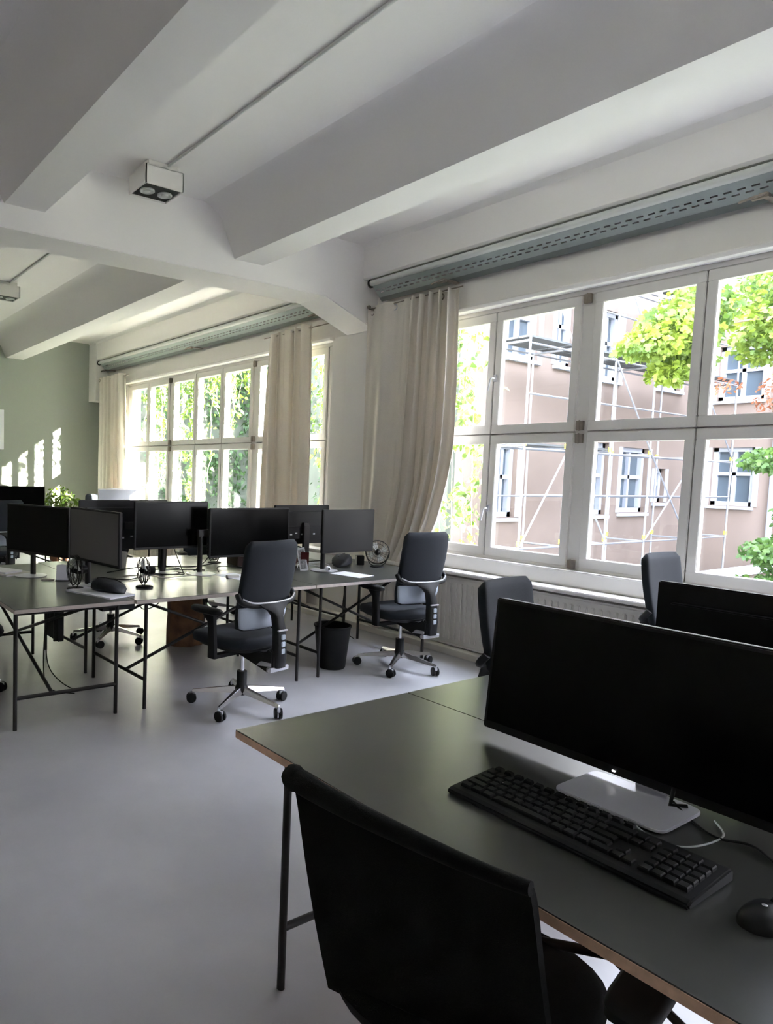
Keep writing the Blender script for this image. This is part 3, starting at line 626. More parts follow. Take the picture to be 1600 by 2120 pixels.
# ------------------------------------------------------------------ near mesh chair
def mesh_chair():
    # local +X is where the sitter faces
    ox, oy, th = 1.25, 0.90, radians(9)
    c = thing('mesh_chair', 'black mesh-backed swivel chair pushed up to the keyboard desk', 'chair', (ox, oy, 0), th)
    def loc(x, y, z):
        dx, dy = x-ox, y-oy
        return Vector((dx*cos(th)+dy*sin(th), -dx*sin(th)+dy*cos(th), z))
    nu, nv = 26, 22; outer = []; inner = []
    def surf(u, v):
        # u: 1 = window-far end ... -1 ; v: 0 top ... 1 bottom
        tl, tr = Vector((0.985, 1.185)), Vector((1.066, 0.648)); bl, br = Vector((0.99, 1.045)), Vector((1.20, 0.655))
        f = (1+u)/2; p = tr.lerp(tl, f).lerp(br.lerp(bl, f), v**0.8)
        x = p.x-0.012*(1-u*u)*(0.4+v)-0.02*sin(v*pi)*0.6
        z = 0.845-0.40*v+0.010*abs(u)**3*(1-v)
        return x, p.y, z
    for j in range(nv+1):
        for i in range(nu+1):
            x, y, z = surf(-1+2*i/nu, j/nv); outer.append(loc(x, y, z)); inner.append(loc(x+0.016, y, z))
    N = nu+1; b = MB(); b.v = [tuple(p) for p in outer+inner]; K = len(outer); f = []
    for j in range(nv):
        for i in range(nu):
            a = j*N+i; f.append((a, a+1, a+N+1, a+N)); f.append((K+a, K+a+N, K+a+N+1, K+a+1))
    for i in range(nu): f.append((i, K+i, K+i+1, i+1)); a = nv*N+i; f.append((a, a+1, K+a+1, K+a))
    for j in range(nv): a = j*N; f.append((a, a+N, K+a+N, K+a)); a = j*N+nu; f.append((a, K+a, K+a+N, a+N))
    b.f = f; b.m = [0]*len(f); b.obj('backrest', FABRICB, c, smooth=50)
    tp = [loc(surf(-1+2*i/20, 0)[0]+0.006, surf(-1+2*i/20, 0)[1], surf(-1+2*i/20, 0)[2]+0.002) for i in range(21)]
    b = MB(); b.tube(spline(tp, 2), 0.013, 12, 0.027); b.obj('rolled_edge', FABRICB, c, smooth=60)
    b = MB(); b.lathe([(0, -0.030), (0.016, -0.026), (0.027, -0.012), (0.030, 0), (0.027, 0.012), (0.016, 0.026), (0, 0.030)], tp[-1], 14); b.obj('roll_end', FABRICB, c, smooth=60)
    b = MB(); b.loft([[Vector((0.02+x, y, z)) for x, y in se(a, d, 32, 3)] for z, a, d in ((0.40, 0.20, 0.20), (0.415, 0.255, 0.245), (0.455, 0.275, 0.255), (0.475, 0.25, 0.24))]); b.obj('seat', FABRICB, c, smooth=60)
    for sy in (-1, 1):
        y = sy*0.34
        b = MB(); b.loft([[Vector((0.02+px, y+py, z)) for px, py in se(a, d, 20, 3.4)] for z, a, d in ((0.615, 0.10, 0.03), (0.622, 0.125, 0.044), (0.638, 0.125, 0.044), (0.645, 0.115, 0.036))]); b.obj('armrest_pad', BLACKM, c, smooth=50)
        b = MB(); b.tube(spline([(0.03, sy*0.20, 0.41), (0.04, sy*0.31, 0.43), (0.03, sy*0.34, 0.52), (0.02, y, 0.62)]), 0.018, 10); b.obj('armrest_support', BLACKM, c, smooth=60)
    b = MB(); b.loft([[Vector((-0.05+x, y, z)) for x, y in se(a, a, 16, 3)] for z, a in ((0.30, 0.05), (0.35, 0.12), (0.40, 0.16))]); b.obj('mechanism', BLACKM, c, smooth=50)
    b = MB(); b.tube([(-0.05, 0, 0.10), (-0.05, 0, 0.32)], 0.026, 14); b.obj('gas_column', BLACKM, c, smooth=50)
    for i in range(5):
        a = radians(20+72*i); d = Vector((cos(a), sin(a), 0)); o = Vector((-0.05, 0, 0))
        b = MB(); b.tube([o+d*0.02+Vector((0, 0, 0.12)), o+d*0.18+Vector((0, 0, 0.10)), o+d*0.32+Vector((0, 0, 0.075))], 0.024, 8, 0.015); leg = b.obj('base_arm', BLACKM, c, smooth=50)
        q = o+d*0.315; b = MB(); b.tube([q+Vector((-0.022*d.y, 0.022*d.x, 0.03)), q+Vector((0.022*d.y, -0.022*d.x, 0.03))], 0.03, 16); b.tube([q+Vector((0, 0, 0.05)), q+Vector((0, 0, 0.08))], 0.01, 8); b.obj('caster', BLACKM, leg, smooth=40)
mesh_chair()
# ------------------------------------------------------------------ desk-top things
def fan(label, loc, rz, R=0.105, tilt=0.0):
    f = thing('desk_fan', label, 'fan', loc, rz, 'small black wire desk fans')
    zc = R+0.03; T = Matrix.Translation((0, 0, zc)) @ Matrix.Rotation(tilt, 4, 'X') @ Matrix.Rotation(pi/2, 4, 'X')
    b = MB()
    for z, r in ((0.035, 1.0), (-0.035, 1.0)): b.torus((0, 0, 0), R*r, 0.0038, T @ Matrix.Translation((0, 0, z*0.4)), 32, 6)
    for z, r in ((0.034, 0.72), (0.040, 0.42), (-0.036, 0.72), (-0.042, 0.42)): b.torus((0, 0, 0), R*r, 0.0013, T @ Matrix.Translation((0, 0, z)), 28, 4)
    for i in range(24):
        a = 2*pi*i/24
        for sg in (-1, 1):
            b.tube([T @ Vector((R*cos(a), R*sin(a), 0.014*sg)), T @ Vector((R*0.72*cos(a), R*0.72*sin(a), 0.034*sg)), T @ Vector((R*0.2*cos(a), R*0.2*sin(a), 0.044*sg))], 0.0011, 4)
    b.obj('cage', STEEL, f, smooth=50)
    b = MB(); b.lathe([(0, -0.085), (0.028, -0.08), (0.032, -0.04), (0.03, -0.01), (0.02, 0.02), (0.0, 0.03)], (0, 0, 0), 16, T); b.obj('motor', BLACK, f, smooth=50)
    for i in range(4):
        a = 2*pi*i/4+0.4; b = MB(); vs = []
        for r, t0, t1 in ((0.02, -0.25, 0.25), (0.05, -0.42, 0.42), (R*0.85, -0.32, 0.46)):
            for t, z in ((t0, -0.012), ((t0+t1)/2, 0.0), (t1, 0.012)): vs.append(T @ Vector((r*cos(a+t), r*sin(a+t), z)))
        b.add(vs, [(0, 1, 4, 3), (1, 2, 5, 4), (3, 4, 7, 6), (4, 5, 8, 7)]); b.obj('blade', CLEAR, f, smooth=60)
    b = MB(); b.tube(spline([(-R*0.98, 0, zc), (-R*0.7, 0, zc-R*0.85), (-0.03, 0, 0.012), (0.03, 0, 0.012), (R*0.7, 0, zc-R*0.85), (R*0.98, 0, zc)], 6), 0.004, 6)
    b.lathe([(0, 0), (0.062, 0), (0.06, 0.008), (0.03, 0.014), (0, 0.016)], (0, 0.01, 0), 20); b.obj('stand', BLACKM, f, smooth=50)
    return f
fan('black wire fan under the grey screen on the open corner desk', (1.71, 4.42, DZ), radians(-92), 0.10)
fan('small black wire fan seen edge-on before the two wide screens', (2.165, 4.30, DZ), radians(-104), 0.09)
fan('round black wire fan facing the room beside the cream curtain', (4.58, 4.43, DZ), radians(-42), 0.105)
fan('small wire fan between the two desk rows next to the dark box', (3.33, 5.22, DZ), radians(-80), 0.09)
def paper(label, c, w, d, rz, m=PAPER, name='paper', h=0.002):
    p = MB().box(-w/2, w/2, -d/2, d/2, 0, h).obj(name, m, bev=0.0005); p.location = (c[0], c[1], DZ+(c[2] if len(c) > 2 else 0)); p.rotation_euler = (0, 0, rz); return p
tag(paper('', (3.06, 4.46), 0.21, 0.297, radians(8)), 'bluish white sheet by the left arm of the aisle chair', 'paper')
tag(paper('', (4.02, 4.165), 0.21, 0.297, radians(12)), 'bluish white sheet in front of the screen beside the curtain', 'paper')
def note(label, c, w, d, rz, h, m, name='notebook'):
    n_ = thing(name, label, 'notebook', (c[0], c[1], DZ+(c[2] if len(c) > 2 else 0)), rz)
    MB().box(-w/2, w/2, -d/2, d/2, 0.002, h-0.002).obj('page_block', PAPER, n_)
    MB().box(-w/2-.002, w/2+.002, -d/2-.002, d/2+.002, 0, 0.002).obj('cover', m, n_); MB().box(-w/2-.002, w/2+.002, -d/2-.002, d/2+.002, h-0.002, h).obj('cover', m, n_)
    return n_
GREYB = mat('pale grey cover', (0.55, 0.53, 0.50), 0.7); WHB = mat('white cover', (0.75, 0.75, 0.80), 0.6)
note('pale grey folder at the bottom of the pile on the open corner desk', (1.50, 5.30), 0.24, 0.33, radians(20), 0.012, GREYB)
note('white notebook on top of the pile on the open corner desk', (1.47, 5.30, 0.012), 0.17, 0.24, radians(28), 0.014, WHB)
note('white notebook under the black pouch at the desk corner', (1.80, 4.20), 0.22, 0.42, radians(20), 0.010, WHB)
def pouch(name, label, loc, rz, L, Wd, H, m, cat='pouch', seed=1):
    R_ = random.Random(seed); t = thing(name, label, cat, loc, rz); loops = []
    for i in range(11):
        q = -1+2*i/10; f = sqrt(max(0.02, 1-abs(q)**3)); hh = H*f*(0.75+0.25*cos(q*1.2-0.6))
        l = []
        for x, y in se(Wd/2*f, 0.5, 20, 2.6): l.append(Vector((x*(1+0.05*R_.uniform(-1, 1)), q*L/2, hh*(y+0.5)*(1+0.04*R_.uniform(-1, 1)))))
        loops.append(l)
    b = MB(); b.loft(loops); b.obj('body', m, t, smooth=60)
    b = MB(); b.tube([(0, -L*0.40, H*0.86), (0.004, -L*0.2, H*0.985), (0, 0.0, H*1.0), (0.004, L*0.2, H*0.985), (0.0, L*0.38, H*0.88)], 0.004, 6); b.obj('zip', STEEL, t, smooth=50)
    return t
POU = mat('black pouch cloth', (0.016, 0.018, 0.024), 0.6, bump=0.5, bscale=25)
pouch('pouch', 'black zipped pouch lying on the white notebook at the desk corner', (1.86, 4.20, DZ+0.011), radians(20), 0.29, 0.15, 0.085, POU)
pouch('pouch', 'lumpy black bag under the screen by the round fan', (4.33, 4.62, DZ), radians(-60), 0.26, 0.16, 0.11, POU, 'bag', 4)
CUPM = mat('white frosted cup', (0.85, 0.86, 0.86), 0.4, trans=0.35)
c_ = thing('cup', 'translucent plastic cup between the dark screens of the middle desks', 'cup', (2.44, 5.24, DZ))
MB().lathe([(0.028, 0.0), (0.031, 0.003), (0.041, 0.125), (0.044, 0.128), (0.041, 0.130), (0.038, 0.125), (0.028, 0.006), (0, 0.006)], (0, 0, 0), 20).obj('cup_wall', CUPM, c_, smooth=50)
MB().torus((0, 0, 0.129), 0.042, 0.0025).obj('rim', CLEAR, c_, smooth=50)
d_ = thing('card_holder', 'white tilted card block behind the fan on the open corner desk', 'card holder', (1.755, 4.78, DZ), radians(-25))
Mx = Matrix.Rotation(radians(-14), 4, 'X')
MB().box(-0.045, 0.045, -0.01, 0.03, 0.004, 0.115, Mx).obj('card_stack', PAPER, d_, bev=0.004)
MB().box(-0.05, 0.05, -0.03, 0.05, 0, 0.006).obj('base', BLACKM, d_, bev=0.002)
MB().box(-0.15, -0.06, 0.0, 0.05, 0, 0.01).obj('tray', GREYB, d_, bev=0.002)
t_ = thing('table_calendar', 'narrow white calendar leaning beside the aisle chair backrest', 'calendar', (3.79, 4.50, DZ), radians(-38))
Mx = Matrix.Rotation(radians(-14), 4, 'X')
MB().box(-0.035, 0.035, 0.0, 0.006, 0, 0.20, Matrix.Rotation(radians(-12), 4, 'Y') @ Mx).obj('front_board', PAPER, t_, bev=0.001)
MB().box(-0.024, 0.024, -0.0015, 0.0, 0.015, 0.185, Matrix.Rotation(radians(-12), 4, 'Y') @ Mx).obj('printed_panel', mat('grey print', (0.38, 0.38, 0.42), 0.7, noise=0.5, nscale=60), t_)
MB().box(-0.035, 0.035, 0.05, 0.056, 0, 0.15, Matrix.Rotation(radians(18), 4, 'X')).obj('back_leg', REDBR, t_, bev=0.001)
t_ = thing('storage_box', 'dark brown box with a pale lid between the desk rows', 'box', (3.58, 5.02, DZ), radians(-8))
MB().box(-0.17, 0.17, -0.11, 0.11, 0, 0.085).obj('body', BROWNB, t_, bev=0.003); MB().box(-0.172, 0.172, -0.112, 0.112, 0.085, 0.10).obj('lid', GREYB, t_, bev=0.003)
t_ = thing('storage_box', 'small black cube next to the round fan by the curtain', 'box', (4.55, 4.62, DZ), radians(-30))
MB().box(-0.035, 0.035, -0.035, 0.035, 0, 0.078).obj('body', BLACKM, t_, bev=0.003); MB().box(-0.036, 0.036, -0.036, 0.036, 0.078, 0.086).obj('lid', BLACK, t_, bev=0.002)
t_ = thing('headphones', 'oxblood headphones behind the leaning calendar', 'headphones', (4.02, 4.85, DZ), radians(10))
MB().tube(spline([(-0.075, 0, 0.05), (-0.07, 0.01, 0.12), (0, 0.02, 0.16), (0.07, 0.01, 0.12), (0.075, 0, 0.05)]), 0.007, 8).obj('headband', BLACKM, t_, smooth=60)
for sx in (-1, 1): MB().lathe([(0.0, -0.016), (0.034, -0.014), (0.036, 0.008), (0.028, 0.016), (0, 0.018)], (sx*0.07, 0, 0.042), 16, Matrix.Rotation(pi/2, 4, 'Y')).obj('ear_cup', REDBR, t_, smooth=50)
t_ = thing('camera_gadget', 'tiny white webcam at the foot of the screen by the round fan', 'webcam', (3.93, 4.36, DZ), radians(-20))
MB().lathe([(0, 0.012), (0.018, 0.014), (0.024, 0.03), (0.018, 0.045), (0, 0.05)], (0, 0, 0), 14).obj('body', PAPER, t_, smooth=50); MB().box(-0.02, 0.02, -0.012, 0.012, 0, 0.012).obj('base', PAPER, t_, bev=0.003)
MB().lathe([(0, 0), (0.010, 0), (0.010, 0.004), (0, 0.004)], (0, -0.026, 0.03), 12, Matrix.Rotation(pi/2, 4, 'X')).obj('lens', BLACK, t_)
# small cups / adapters and cables on the desks
t_ = thing('adapter', 'small grey adapter plugged between the wide screens', 'adapter', (3.00, 4.42, DZ), radians(-12))
MB().box(-0.05, 0.05, -0.02, 0.02, 0, 0.02).obj('body', GREYB, t_, bev=0.003); MB().tube([(0.05, 0, 0.01), (0.09, 0.01, 0.006)], 0.004, 6).obj('lead', PAPER, t_, smooth=50)
cab = [('dark cable winding from the open corner desk fan to the clear cup', [(1.85, 4.55), (2.0, 4.70), (2.2, 4.62), (2.4, 4.70), (2.55, 4.72)], BLACKM),
       ('dark cable coiled at the foot of the first wide screen', [(2.45, 4.9), (2.6, 4.62), (2.75, 4.75), (2.62, 4.9), (2.8, 4.95), (2.95, 4.75)], BLACKM),
       ('dark cable running along the gap behind the wide screens', [(2.2, 5.0), (2.6, 5.12), (3.0, 5.05), (3.3, 5.1)], BLACKM),
       ('dark cable looping across the desk behind the aisle chair', [(3.05, 4.7), (3.2, 4.9), (3.5, 4.75), (3.7, 4.8), (3.9, 4.6)], BLACKM),
       ('white cable tangled below the screen near the round fan', [(3.8, 4.6), (3.95, 4.75), (4.1, 4.55), (4.2, 4.72), (4.05, 4.85), (4.3, 4.82)], PAPER),
       ('white cable lying before the first wide screen foot', [(2.25, 4.80), (2.4, 4.66), (2.5, 4.60), (2.7, 4.55), (2.85, 4.50)], GREYB),
       ('pale cable curling beside the fan on the open corner desk', [(1.78, 4.45), (1.83, 4.38), (1.88, 4.44), (1.84, 4.52), (1.90, 4.56)], PAPER)]
for lab, pts, m in cab:
    b = MB(); b.tube(spline([(x, y, DZ+0.005+0.012*(i % 2)) for i, (x, y) in enumerate(pts)], 8), 0.0045, 6); tag(b.obj('cable', m, smooth=50), lab, 'cable')
drop = [('thin cable hanging behind the desk near the column', [(2.0, 4.95, 0.9), (2.02, 5.0, 0.75)]),
        ('thin cable drooping in a long loop under the open corner desk', [(1.52, 4.4, 0.70), (1.50, 4.42, 0.35), (1.52, 4.45, 0.12), (1.60, 4.5, 0.02), (1.72, 4.42, 0.006)]),
        ('second thin cable dropping to the floor under the open corner desk', [(1.62, 4.6, 0.70), (1.58, 4.6, 0.40), (1.60, 4.58, 0.15), (1.75, 4.5, 0.006), (1.95, 4.5, 0.006)]),
        ('dark cable sagging below the desk edge near the stump', [(2.12, 4.3, 0.70), (2.16, 4.3, 0.58), (2.28, 4.3, 0.60), (2.34, 4.3, 0.70)]),
        ('dark cable hanging under the desk beside the cream curtain', [(4.5, 4.7, 0.70), (4.46, 4.72, 0.4), (4.5, 4.75, 0.12), (4.6, 4.7, 0.006)]),
        ('cable sloping from the first wide screen down to the desk', [(2.66, 4.86, 1.05), (2.72, 4.80, 0.85), (2.74, 4.74, 0.74)]),
        ('cable sloping from the second wide screen down to the desk', [(3.05, 4.72, 0.98), (2.95, 4.74, 0.83), (2.86, 4.78, 0.74)])]
for lab, pts in drop[1:]:
    b = MB(); b.tube(spline(pts, 8), 0.0038, 6); tag(b.obj('cable', BLACKM, smooth=50), lab, 'cable')
t_ = thing('cable_duct', 'black cable box fixed under the edge between the first two desks', 'cable duct', (0, 0, 0))
MB().box(1.72, 1.95, 3.98, 4.08, 0.655, 0.703).obj('duct_body', BLACKM, t_, bev=0.006); MB().box(1.725, 1.945, 3.975, 3.981, 0.66, 0.70).obj('cover', BLACK, t_)
t_ = thing('computer_holder', 'slim black computer hung upright under the open corner desk', 'computer', (0, 0, 0))
MB().box(1.66, 1.705, 4.60, 4.84, 0.33, 0.68).obj('case', BLACKM, t_, bev=0.004); MB().box(1.655, 1.71, 4.66, 4.68, 0.32, 0.705).obj('strap', STEEL, t_); MB().box(1.67, 1.695, 4.594, 4.60, 0.5, 0.62).obj('front_panel', BLACK, t_)
# stump stool
def stump():
    t = thing('wooden_stump', 'reddish brown carved wooden stump stool under the middle desks', 'stool', (3.11, 5.33, 0)); R_ = random.Random(5)
    ph = [R_.uniform(0, 6.28) for _ in range(6)]; loops = []
    for i in range(15):
        v = i/14; z = 0.62*v; r0 = 0.168-0.02*sin(v*pi)+0.012*v
        l = []
        for j in range(32):
            a = 2*pi*j/32; r = r0*(1+0.06*sin(3*a+ph[0]+2*v)+0.05*sin(5*a+ph[1]-3*v)+0.03*sin(9*a+ph[2]+5*v)+0.05*sin(2*a+6*v))
            l.append(Vector((r*cos(a), r*sin(a), z)))
        loops.append(l)
    MB().loft(loops).obj('trunk', WOOD, t, smooth=60)
    MB().lathe([(0.0, 0.0), (0.165, 0.0), (0.165, 0.012), (0.0, 0.014)], (0, 0, 0.62), 32).obj('seat_disc', WOOD, t, smooth=40)
stump()
def bin_(label, loc):
    t = thing('waste_bin', label, 'bin', loc)
    MB().lathe([(0.0, 0.0), (0.105, 0.0), (0.112, 0.01), (0.145, 0.33), (0.152, 0.335), (0.152, 0.345), (0.140, 0.345), (0.108, 0.012), (0.0, 0.012)], (0, 0, 0), 32).obj('bin_wall', BLACKM, t, smooth=40)
    MB().torus((0, 0, 0.343), 0.147, 0.005, None, 32, 6).obj('rim', BLACKM, t, smooth=60)
bin_('black round waste bin standing under the desks beside the aisle chair', (3.78, 4.11, 0))
# ------------------------------------------------------------------ far group
monitor('black screen at the left edge of the view on the sunlit far desk', (2.72, 9.35, DZ), radians(-8), 0.86, 0.38, 0.17, stand='round')
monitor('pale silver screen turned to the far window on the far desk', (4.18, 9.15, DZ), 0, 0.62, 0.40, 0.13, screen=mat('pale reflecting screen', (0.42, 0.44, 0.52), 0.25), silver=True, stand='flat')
tag(MB().box(-0.15, 0.15, -0.1, 0.1, 0, 0.006).obj('paper', PAPER), 'white sheet lying on top of the pale silver screen', 'paper'); bpy.data.objects['paper.002'].location = (4.20, 9.19, DZ+0.532) if 'paper.002' in bpy.data.objects else (0, 0, 0)
def leafpoly(kind):
    if kind == 'maple':
        return [(0, -0.05), (0.28, 0.02), (0.5, 0.32), (0.24, 0.42), (0.30, 0.75), (0.0, 1.0), (-0.30, 0.75), (-0.24, 0.42), (-0.5, 0.32), (-0.28, 0.02)]
    if kind == 'ivy': return [(0, 0), (0.30, 0.18), (0.22, 0.55), (0, 1.0), (-0.22, 0.55), (-0.30, 0.18)]
    return [(0, 0), (0.22, 0.35), (0.16, 0.75), (0, 1.0), (-0.16, 0.75), (-0.22, 0.35)]
def leaves(spots, kind, size, seed, droop=0.6):
    """spots: list of (centre, (rx, ry, rz), count)"""
    R_ = random.Random(seed); b = MB(); poly = leafpoly(kind); k = len(poly)
    for c, rad, cnt in spots:
        for _ in range(cnt):
            while True:
                p = Vector((R_.uniform(-1, 1), R_.uniform(-1, 1), R_.uniform(-1, 1)))
                if p.length < 1: break
            p = Vector((c[0]+p.x*rad[0], c[1]+p.y*rad[1], c[2]+p.z*rad[2])); s_ = size*R_.uniform(0.6, 1.2)
            M = Matrix.Translation(p) @ Euler((radians(R_.uniform(-60, 60))-droop*1.2, radians(R_.uniform(-60, 60)), R_.uniform(0, 6.28)), 'XYZ').to_matrix().to_4x4()
            vs = [M @ Vector((x*s_, y*s_, -0.15*s_*(y*y)+0.12*s_*abs(x))) for x, y in poly]
            b.add(vs, [tuple(range(k))])
    return b
t_ = thing('potted_plant', 'sunlit yellow-green leafy plant beyond the far desks', 'plant', (3.78, 10.45, 0))
MB().lathe([(0, 0), (0.13, 0), (0.16, 0.28), (0.17, 0.30), (0.15, 0.30), (0, 0.27)], (0, 0, 0), 20).obj('pot', TERRA, t_, smooth=40)
b = MB(); R_ = random.Random(3)
for i in range(9):
    a = i*0.7; b.tube(spline([(0, 0, 0.26), (0.05*cos(a), 0.05*sin(a), 0.6), (0.2*cos(a), 0.2*sin(a), 0.95+0.1*R_.random())], 4), 0.006, 5)
b.obj('stem', BARK, t_, smooth=50)
leaves([((0, 0, 1.0), (0.32, 0.30, 0.26), 420)], 'oval', 0.085, 8).obj('foliage', LEAF, t_, kind='stuff')
# ------------------------------------------------------------------ courtyard
GZ = -1.5
g = box('ground', GROUND, 5.5, 45, -40, 30, GZ-0.2, GZ, kind=S)
def facade(name, label, axis, pos, a, c, ztop, wins, m, facing=-1, split=None):
    f = thing(name, label, 'building')
    # wall built around its window openings
    th = 0.5
    def put(b, u0, u1, z0, z1, d0=0.0, d1=th):
        if axis == 'y': b.box(u0, u1, pos+d0, pos+d1, z0, z1)
        else: b.box(pos+d0, pos+d1, u0, u1, z0, z1)
    b = MB(); us = sorted(set([a, c]+[w[0] for w in wins]+[w[1] for w in wins]))
    for i in range(len(us)-1):
        u0, u1 = us[i], us[i+1]; um = (u0+u1)/2
        z = GZ
        for w in sorted([w for w in wins if w[0] <= um <= w[1]], key=lambda w: w[2]):
            put(b, u0, u1, z, w[2]); z = w[3]
        put(b, u0, u1, z, ztop)
    b.obj('wall_face', m, f)
    for (u0, u1, z0, z1) in wins:
        fr = MB(); t = 0.12
        put(fr, u0, u1, z0, z0+t, 0.12, 0.3); put(fr, u0, u1, z1-t, z1, 0.12, 0.3); put(fr, u0, u0+t, z0, z1, 0.12, 0.3); put(fr, u1-t, u1, z0, z1, 0.12, 0.3)
        um = (u0+u1)/2; put(fr, um-0.05, um+0.05, z0, z1, 0.15, 0.28); zm = z0+(z1-z0)*0.55; put(fr, u0, u1, zm-0.05, zm+0.05, 0.15, 0.28)
        fo = fr.obj('window', FACW, f)
        p = MB(); put(p, u0+0.05, u1-0.05, z0+0.05, z1-0.05, 0.24, 0.27); p.obj('pane', PANEB, fo)
        s_ = MB(); put(s_, u0-0.06, u1+0.06, z0-0.10, z0-0.02, -0.09, 0.12); s_.obj('window_ledge', FACW, f)
        r_ = MB(); put(r_, u0-0.14, u0-0.002, z0, z1, -0.03, 0.10); put(r_, u1+0.002, u1+0.14, z0, z1, -0.03, 0.10); r_.obj('surround', FACW, f)
    return f
facade('courtyard_building', 'beige building wing behind the scaffolding across the courtyard', 'y', 10.0, 12.6, 24.0, 10.5,
       [(14.1, 14.85, 0.67, 2.4), (18.1, 18.9, 0.69, 2.6), (19.55, 21.0, 0.74, 2.54), (21.4, 22.05, 1.02, 2.0), (18.2, 19.1, 4.26, 6.04), (14.2, 15.4, 4.4, 6.2), (21.2, 22.6, 4.3, 6.1), (16.1, 16.9, 4.4, 6.2)], FACADE)
facade('courtyard_building', 'beige building with wide white windows behind the leafy tree', 'x', 24.0, -4.0, 10.5, 10.5,
       [(8.5, 9.6, 0.97, 2.7), (8.4, 9.6, 4.1, 5.7), (6.2, 7.4, 4.1, 5.7), (5.9, 7.3, 0.97, 2.7), (3.0, 4.4, 0.97, 2.7), (3.0, 4.4, 4.1, 5.7)], FACADE)
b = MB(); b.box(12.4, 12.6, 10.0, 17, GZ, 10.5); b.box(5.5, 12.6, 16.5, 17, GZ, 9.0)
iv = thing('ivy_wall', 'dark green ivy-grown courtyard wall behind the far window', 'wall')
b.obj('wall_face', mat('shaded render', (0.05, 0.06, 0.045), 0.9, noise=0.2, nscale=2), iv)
R_ = random.Random(11); sp = []
for _ in range(110): sp.append(((R_.uniform(5.6, 12.3), 16.35, R_.uniform(GZ, 7)), (0.7, 0.14, 0.7), 60))
for _ in range(14): sp.append(((12.3, R_.uniform(10.5, 16), R_.uniform(GZ, 7)), (0.14, 0.7, 0.7), 30))
leaves(sp, 'ivy', 0.17, 12, 1.0).obj('foliage', LEAFD, iv, kind='stuff')
# blocks added outside the frame to keep the sun off windows, wing and ivy wall
facade('courtyard_building', 'tall unseen block added to shade the beige wing from the sun', 'y', -14.5, 21.0, 44.0, 17.0, [(24, 26, 1, 3), (30, 32, 1, 3)], FACADE)
facade('courtyard_building', 'unseen block added to keep the sun off the near windows', 'y', -20.0, 5.6, 15.3, 13.0, [(8, 9.5, 1, 3)], FACADE)
facade('courtyard_building', 'unseen third block added to shade the ivy wall from the sun', 'y', -20.0, 19.2, 30.0, 17.0, [(21, 23, 1, 3)], FACADE)
b = MB(); b.tube([(23.92, 8.0, GZ), (23.92, 8.0, 9)], 0.08, 10)
t_ = thing('downpipe', 'white rainwater pipe beside the wide window of the beige building', 'pipe'); b.obj('pipe', FACW, t_, smooth=50)
[MB().box(23.88, 24.0, 7.9, 8.1, z, z+0.05).obj('pipe_clip', GALV, t_) for z in (0, 3, 6)]
# low wall with pale blue coping
t_ = thing('low_wall', 'low wall with pale blue coping at the foot of the scaffolding', 'wall')
MB().box(12.7, 23.9, 7.6, 7.8, GZ, -0.75).obj('wall_face', FACADE, t_); MB().box(12.6, 23.95, 7.5, 8.1, -0.75, -0.66).obj('coping', mat('pale blue coping', (0.60, 0.68, 0.85), 0.5), t_)
# ------------------------------------------------------------------ scaffolding
def scaffold():
    s_ = thing('scaffolding', 'galvanised tube scaffolding with decks in front of the beige wing', 'scaffold')
    xs = [12.75, 14.25, 16.0, 17.8, 20.1, 22.3]; ys = (8.45, 9.35); zs = [2.25, 4.35, 6.45]
    def tb(nm, p, q, r=0.026, m=GALV): return MB().tube([p, q], r, 6).obj(nm, m, s_, smooth=60)
    for x in xs:
        for y in ys:
            tb('standard', (x, y, GZ), (x, y, 8.4))
            for z in (0.25, 2.3): MB().tube([(x, y, z-0.05), (x, y, z+0.05)], 0.042, 8).obj('coupler', YELL, s_)
        for z in [0.15]+zs: tb('transom', (x, ys[0], z), (x, ys[1], z))
    for z in [0.15, 1.25, 2.2, 3.3, 4.3, 5.3, 5.85, 6.4, 7.4]: tb('ledger', (xs[0], ys[0], z), (xs[-1], ys[0], z), 0.022)
    for z in (1.2, 2.25, 4.35, 6.45): tb('ledger', (xs[0], ys[1], z), (xs[-1], ys[1], z), 0.022)
    for z, n_ in ((2.25, 2), (4.4, 5), (6.5, 5)):
        for i in range(n_):
            for k in range(3): MB().box(xs[i]+0.03, xs[i+1]-0.03, ys[0]+0.03+0.29*k, ys[0]+0.29+0.29*k, z+0.03, z+0.07).obj('deck_board', DECK, s_)
    for i, (z0, z1) in ((0, (0.2, 2.2)), (1, (2.2, 0.2)), (2, (4.3, 2.3)), (3, (0.2, 2.25)), (3, (2.3, 0.0)), (4, (4.3, 2.3)), (1, (4.4, 6.4)), (3, (4.4, 6.4)), (0, (6.4, 4.4)), (2, (6.4, 4.4))):
        tb('brace', (xs[i], ys[0]-0.03, z0), (xs[i+1], ys[0]-0.03, z1), 0.02)
scaffold()
